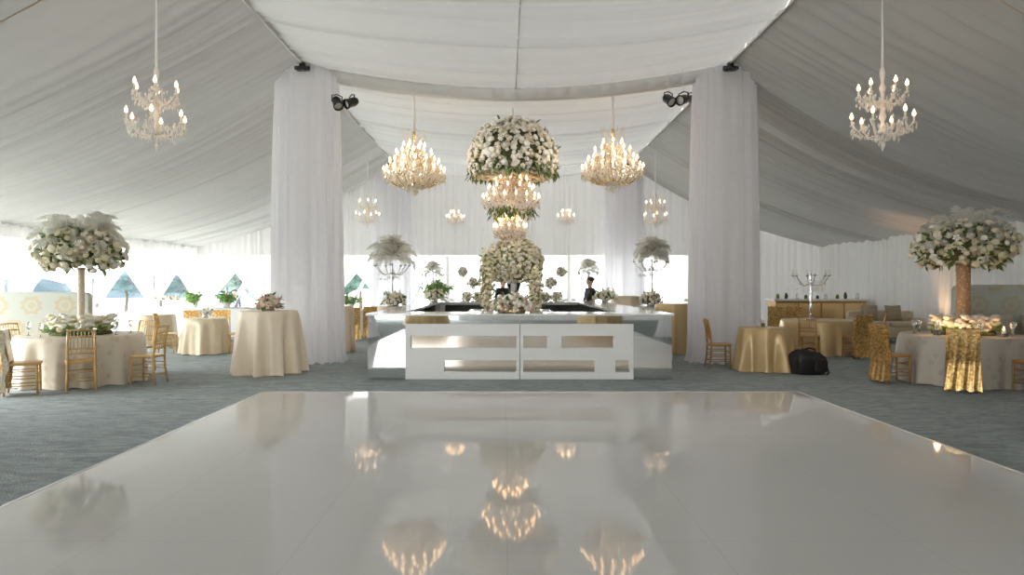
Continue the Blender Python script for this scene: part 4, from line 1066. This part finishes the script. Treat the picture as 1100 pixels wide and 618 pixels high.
def person(label,x,y,z,rz,topmat,botmat,reach=0.,s=1.0,skirt=False):
    t=thing('person',label,'person',(x,y,z),rz,'people beyond the bar'); t.scale=(s,)*3
    v=[(0,0,.95,.13)];e=[]
    def chain(start,pts):
        k=start
        for p in pts: v.append(p); e.append((k,len(v)-1)); k=len(v)-1
        return k
    sp=chain(0,[(0,.01,1.12,.125),(0,0,1.30,.145)]); nk=chain(sp,[(0,0,1.45,.07),(0,-.01,1.54,.06)])
    hd=chain(nk,[(0,-.02,1.62,.10),(0,-.02,1.70,.105),(0,-.01,1.755,.06)])
    arms=[]
    for sd in (-1,1):
        rch=reach if sd==1 else reach*.3
        sh=chain(sp,[(sd*.17,0,1.40,.058),(sd*.215,.0+-.08*rch,1.16,.043),(sd*.21,-.03-.30*rch,.96+.16*rch,.033),(sd*.205,-.04-.36*rch,.88+.19*rch,.026)])
        for fi in range(4):
            fx=(fi-1.5)*.017; L=(.07,.08,.075,.06)[fi]
            chain(sh,[(sd*.205+fx*.4,-.045-.37*rch+fx,.85+.19*rch,.010),(sd*.20,-.055-.40*rch+fx,.85-L*.5+.19*rch,.0085),(sd*.195,-.07-.42*rch+fx,.85-L+.19*rch,.007)])
        chain(sh,[(sd*.19,-.08-.37*rch,.86+.19*rch,.010),(sd*.18,-.10-.39*rch,.82+.19*rch,.008)])
        hp=chain(0,[(sd*.085,0,.86,.095),(sd*.09,-.01,.50,.062),(sd*.09,.01,.28,.055),(sd*.09,.02,.08,.036),(sd*.095,-.06,.04,.036),(sd*.095,-.14,.03,.028)])
    skin_body('body',v,e,M['skin'],t)
    # clothes
    cv=[(0,0,.93,.155)];ce=[]
    def cch(st,pts):
        k=st
        for p in pts: cv.append(p); ce.append((k,len(cv)-1)); k=len(cv)-1
        return k
    a=cch(0,[(0,.01,1.12,.145),(0,0,1.30,.165)]); cch(a,[(0,0,1.45,.085)])
    for sd in (-1,1):
        rch=reach if sd==1 else reach*.3
        cch(a,[(sd*.175,0,1.40,.075),(sd*.215,-.08*rch,1.16,.058),(sd*.21,-.03-.30*rch,.97+.16*rch,.045)])
    skin_body('jacket',cv,ce,topmat,t)
    cv=[(0,0,.93,.14)];ce=[]
    for sd in (-1,1):
        if skirt: cch(0,[(sd*.08,0,.80,.13),(sd*.09,0,.50,.12)])
        else: cch(0,[(sd*.088,0,.84,.108),(sd*.09,-.01,.50,.078),(sd*.09,.01,.28,.07),(sd*.09,.02,.10,.06)])
    skin_body('skirt' if skirt else 'trousers',cv,ce,botmat,t)
    hb=MB(); hb.ball((0,.01,1.705),(.108,.115,.105),14,8); hb.add(hb.v[:],[]); hb.build('hair',M['hair'],t)
    MB().ball((0,-.112,1.655),(.013,.022,.022),8,5).build('nose',M['skin'],t)
    for sd in (-1,1):
        MB().ball((sd*.092,-.01,1.65),(.012,.022,.032),8,5).build('ear',M['skin'],t)
        MB().ball((sd*.032,-.098,1.675),(.012,.008,.007),8,5).build('eye',M['hair'],t)
    MB().ball((0,-.104,1.612),(.024,.007,.006),8,4).build('mouth',M['rosepink'],t)
person('person in a black suit standing beyond the bar, turned sideways with one arm out',px(634,20.4),20.4,0,-1.1,M['suit'],M['suit'],.9)
person('person in black standing behind the bar centre, framed by the bouquet and flower column',px(540,20.5),20.5,0,.4,M['suit'],M['suit'],.2)
person('person in navy standing outside past the potted plants of the buffet',px(252,27.0),27.0,-.30,.5,M['navy'],M['navy'],.1,.93)
person('person with dark hair standing outside, seen just above the highboy flowers',px(264,28.5),28.5,-.30,-.4,M['paleblue'],M['navy'],.1,.93)
person('person in a pale blue shirt standing outside the side windows beyond the ivory table',px(103,26),26,-.30,1.2,M['paleblue'],M['navy'],.5,.9)

# ------------------------------------------------------------------ outdoors
def tree_meshes(seed,mat):
    r=random.Random(seed); b=MB(); lb=MB()
    lobes=[(Vector((r.uniform(-.9,.9),r.uniform(-.7,.7),r.uniform(-.4,.9))),r.uniform(.45,.8)) for _ in range(9)]
    for c,q in lobes:
        lb.grid(lambda u,tt,c=c,q=q:(c.x+q*.9*sin(PI*tt)*cos(TAU*u)*(1+.12*sin(9*u*TAU+7*tt)),c.y+q*.9*sin(PI*tt)*sin(TAU*u)*(1+.12*sin(7*u*TAU+5*tt)),c.z-q*.8*cos(PI*tt)),14,8,True)
        for i in range(110):
            d=Vector((r.gauss(0,1),r.gauss(0,1),r.gauss(0,1))).normalized(); p=c+d*q*r.uniform(.85,1.12)
            lb.add(LEAF.v,LEAF.f,Matrix.Translation(p)@orient(d,r.uniform(0,6))@Matrix.Rotation(-.9,4,'Y')@Matrix.Scale(.16,4))
    return lb.mesh('crown',mat), MB().tube([(0,0,-2.0),(.05,0,-1.0),(0,.05,0)],[.06,.05,.03],8).mesh('trunk',M['bark'])
TM=[tree_meshes(1,M['treecrown']),tree_meshes(2,M['treecrownb'])]
def tree(u,v,d,s,k,lab):
    zt=pz(v,d); t=thing('tree',lab,'tree',(px(u,d),d,-.30),R.uniform(0,6),'trees outside the tent')
    h=zt+.3; sc=s; zc0=h-.55*sc
    link('crown',TM[k][0],t,(0,0,zc0),None,(sc,sc,sc*.42)); 
    tk=link('trunk',TM[k][1],t,(0,0,zc0),None,(sc,sc,zc0/2.0*.98))
tree(388,279,38,1.9,0,'teal green tree outside the window next to the column drape')
tree(372,292,40,1.6,0,'lower teal tree whose crown touches the column drape edge')
tree(243,288,40,1.5,0,'blue green tree outside behind the person in navy')
tree(285,284,42,1.9,0,'tall grey green tree outside, seen above the highboy flowers')
tree(135,289,46,2.0,1,'hazy blue tree outside the side window past the plume centrepiece')
tree(172,291,48,2.0,1,'hazy blue tree outside between two side window posts')
tree(205,295,50,1.8,1,'hazy blue tree at the corner where side and back windows meet')
b=MB()
rh=random.Random(4)
def hg(u,tt):
    x=-130+100*u; y=88+tt*8+6*sin(u*9); hgt=1.56-.1+ .55*(1+.5*sin(u*31)+.35*sin(u*67+1)+.25*sin(u*131))*1.0
    return (x,y,-.31+(hgt+.31)*min(1,tt*2) if tt<=.5 else hgt-(tt-.5)*2*(hgt+.31))
b.grid(hg,160,4)
def hg2(u,tt):
    y=-40+135*u; x=-78-tt*8-4*sin(u*8); hgt=1.56+.0+.62*(1+.5*sin(u*21+2)+.35*sin(u*47)+.2*sin(u*101))
    return (x,y,-.31+(hgt+.31)*min(1,tt*2) if tt<=.5 else hgt-(tt-.5)*2*(hgt+.31))
b.grid(hg2,120,4)
struct(b.build('hills',M['hill']))

# ------------------------------------------------------------------ light
W=bpy.data.worlds.new('sky'); S.world=W; W.use_nodes=True; nt=W.node_tree; L=nt.links
bg=nt.nodes['Background']; tc=N(nt,'ShaderNodeTexCoord'); sx=N(nt,'ShaderNodeSeparateXYZ'); L.new(tc.outputs['Generated'],sx.inputs[0])
dt_=N(nt,'ShaderNodeVectorMath',operation='DOT_PRODUCT'); L.new(tc.outputs['Generated'],dt_.inputs[0]); dt_.inputs[1].default_value=Vector((-1,.15,-.12)).normalized()
mr=N(nt,'ShaderNodeMapRange'); mr.inputs['From Min'].default_value=-.55; mr.inputs['From Max'].default_value=.75; mr.interpolation_type='SMOOTHSTEP'
L.new(dt_.outputs['Value'],mr.inputs[0])
SKY_BRIGHT=(14,14.1,14.2); SKY_DIM=(.35,.34,.33)
mx=N(nt,'ShaderNodeMixRGB'); mx.inputs[1].default_value=(*SKY_DIM,1); mx.inputs[2].default_value=(*SKY_BRIGHT,1); L.new(mr.outputs[0],mx.inputs[0])
L.new(mx.outputs[0],bg.inputs[0]); bg.inputs[1].default_value=1.0
sd_=bpy.data.lights.new('hazy_sun','SUN'); sd_.energy=7; sd_.angle=math.radians(24); sd_.color=(1,.97,.92)
so=bpy.data.objects.new('hazy_sun',sd_); C.objects.link(so); so.rotation_euler=Vector((-1,-.28,.50)).to_track_quat('Z','Y').to_euler()
# warm uplight at the draped wall behind the grey table
def uplight(x,y,e,lab):
    t=thing('uplight',lab,'lamp',(x,y,0),0)
    MB().lathe([(.001,0),(.09,0),(.09,.16),(.08,.18),(.07,.16),(.001,.15)],14).build('can',M['black'],t)
    ld=bpy.data.lights.new('uplight_lamp','SPOT'); ld.energy=e; ld.color=(1,.6,.3); ld.spot_size=1.1; ld.spot_blend=.8; ld.shadow_soft_size=.06
    lo=bpy.data.objects.new('lamp_glow',ld); C.objects.link(lo); lo.parent=t; lo.location=(0,0,.2); lo.rotation_euler=(PI,0,0)
uplight(XR-.35,17.6,130,'small black uplight on the carpet against the draped wall behind the grey table')

# ------------------------------------------------------------------ camera and view
cd=bpy.data.cameras.new('camera'); cam=bpy.data.objects.new('camera',cd); C.objects.link(cam)
cd.sensor_width=36; cd.lens=36*F/1100; cam.location=(0,0,EYE); cam.rotation_euler=(PI/2,0,0)
cd.shift_x=(550-CX)/1100; cd.shift_y=-(309-CY)/1100; cd.clip_end=500; cd.clip_start=.05
S.camera=cam
vs=S.view_settings; vs.view_transform='Standard'; vs.look='None'; vs.gamma=1; vs.use_curve_mapping=False; vs.exposure=-0.08
cy=S.cycles; cy.use_denoising=True; cy.max_bounces=10; cy.diffuse_bounces=6; cy.glossy_bounces=5; cy.transmission_bounces=5; cy.transparent_max_bounces=16; cy.sample_clamp_indirect=6; cy.caustics_reflective=False; cy.caustics_refractive=False
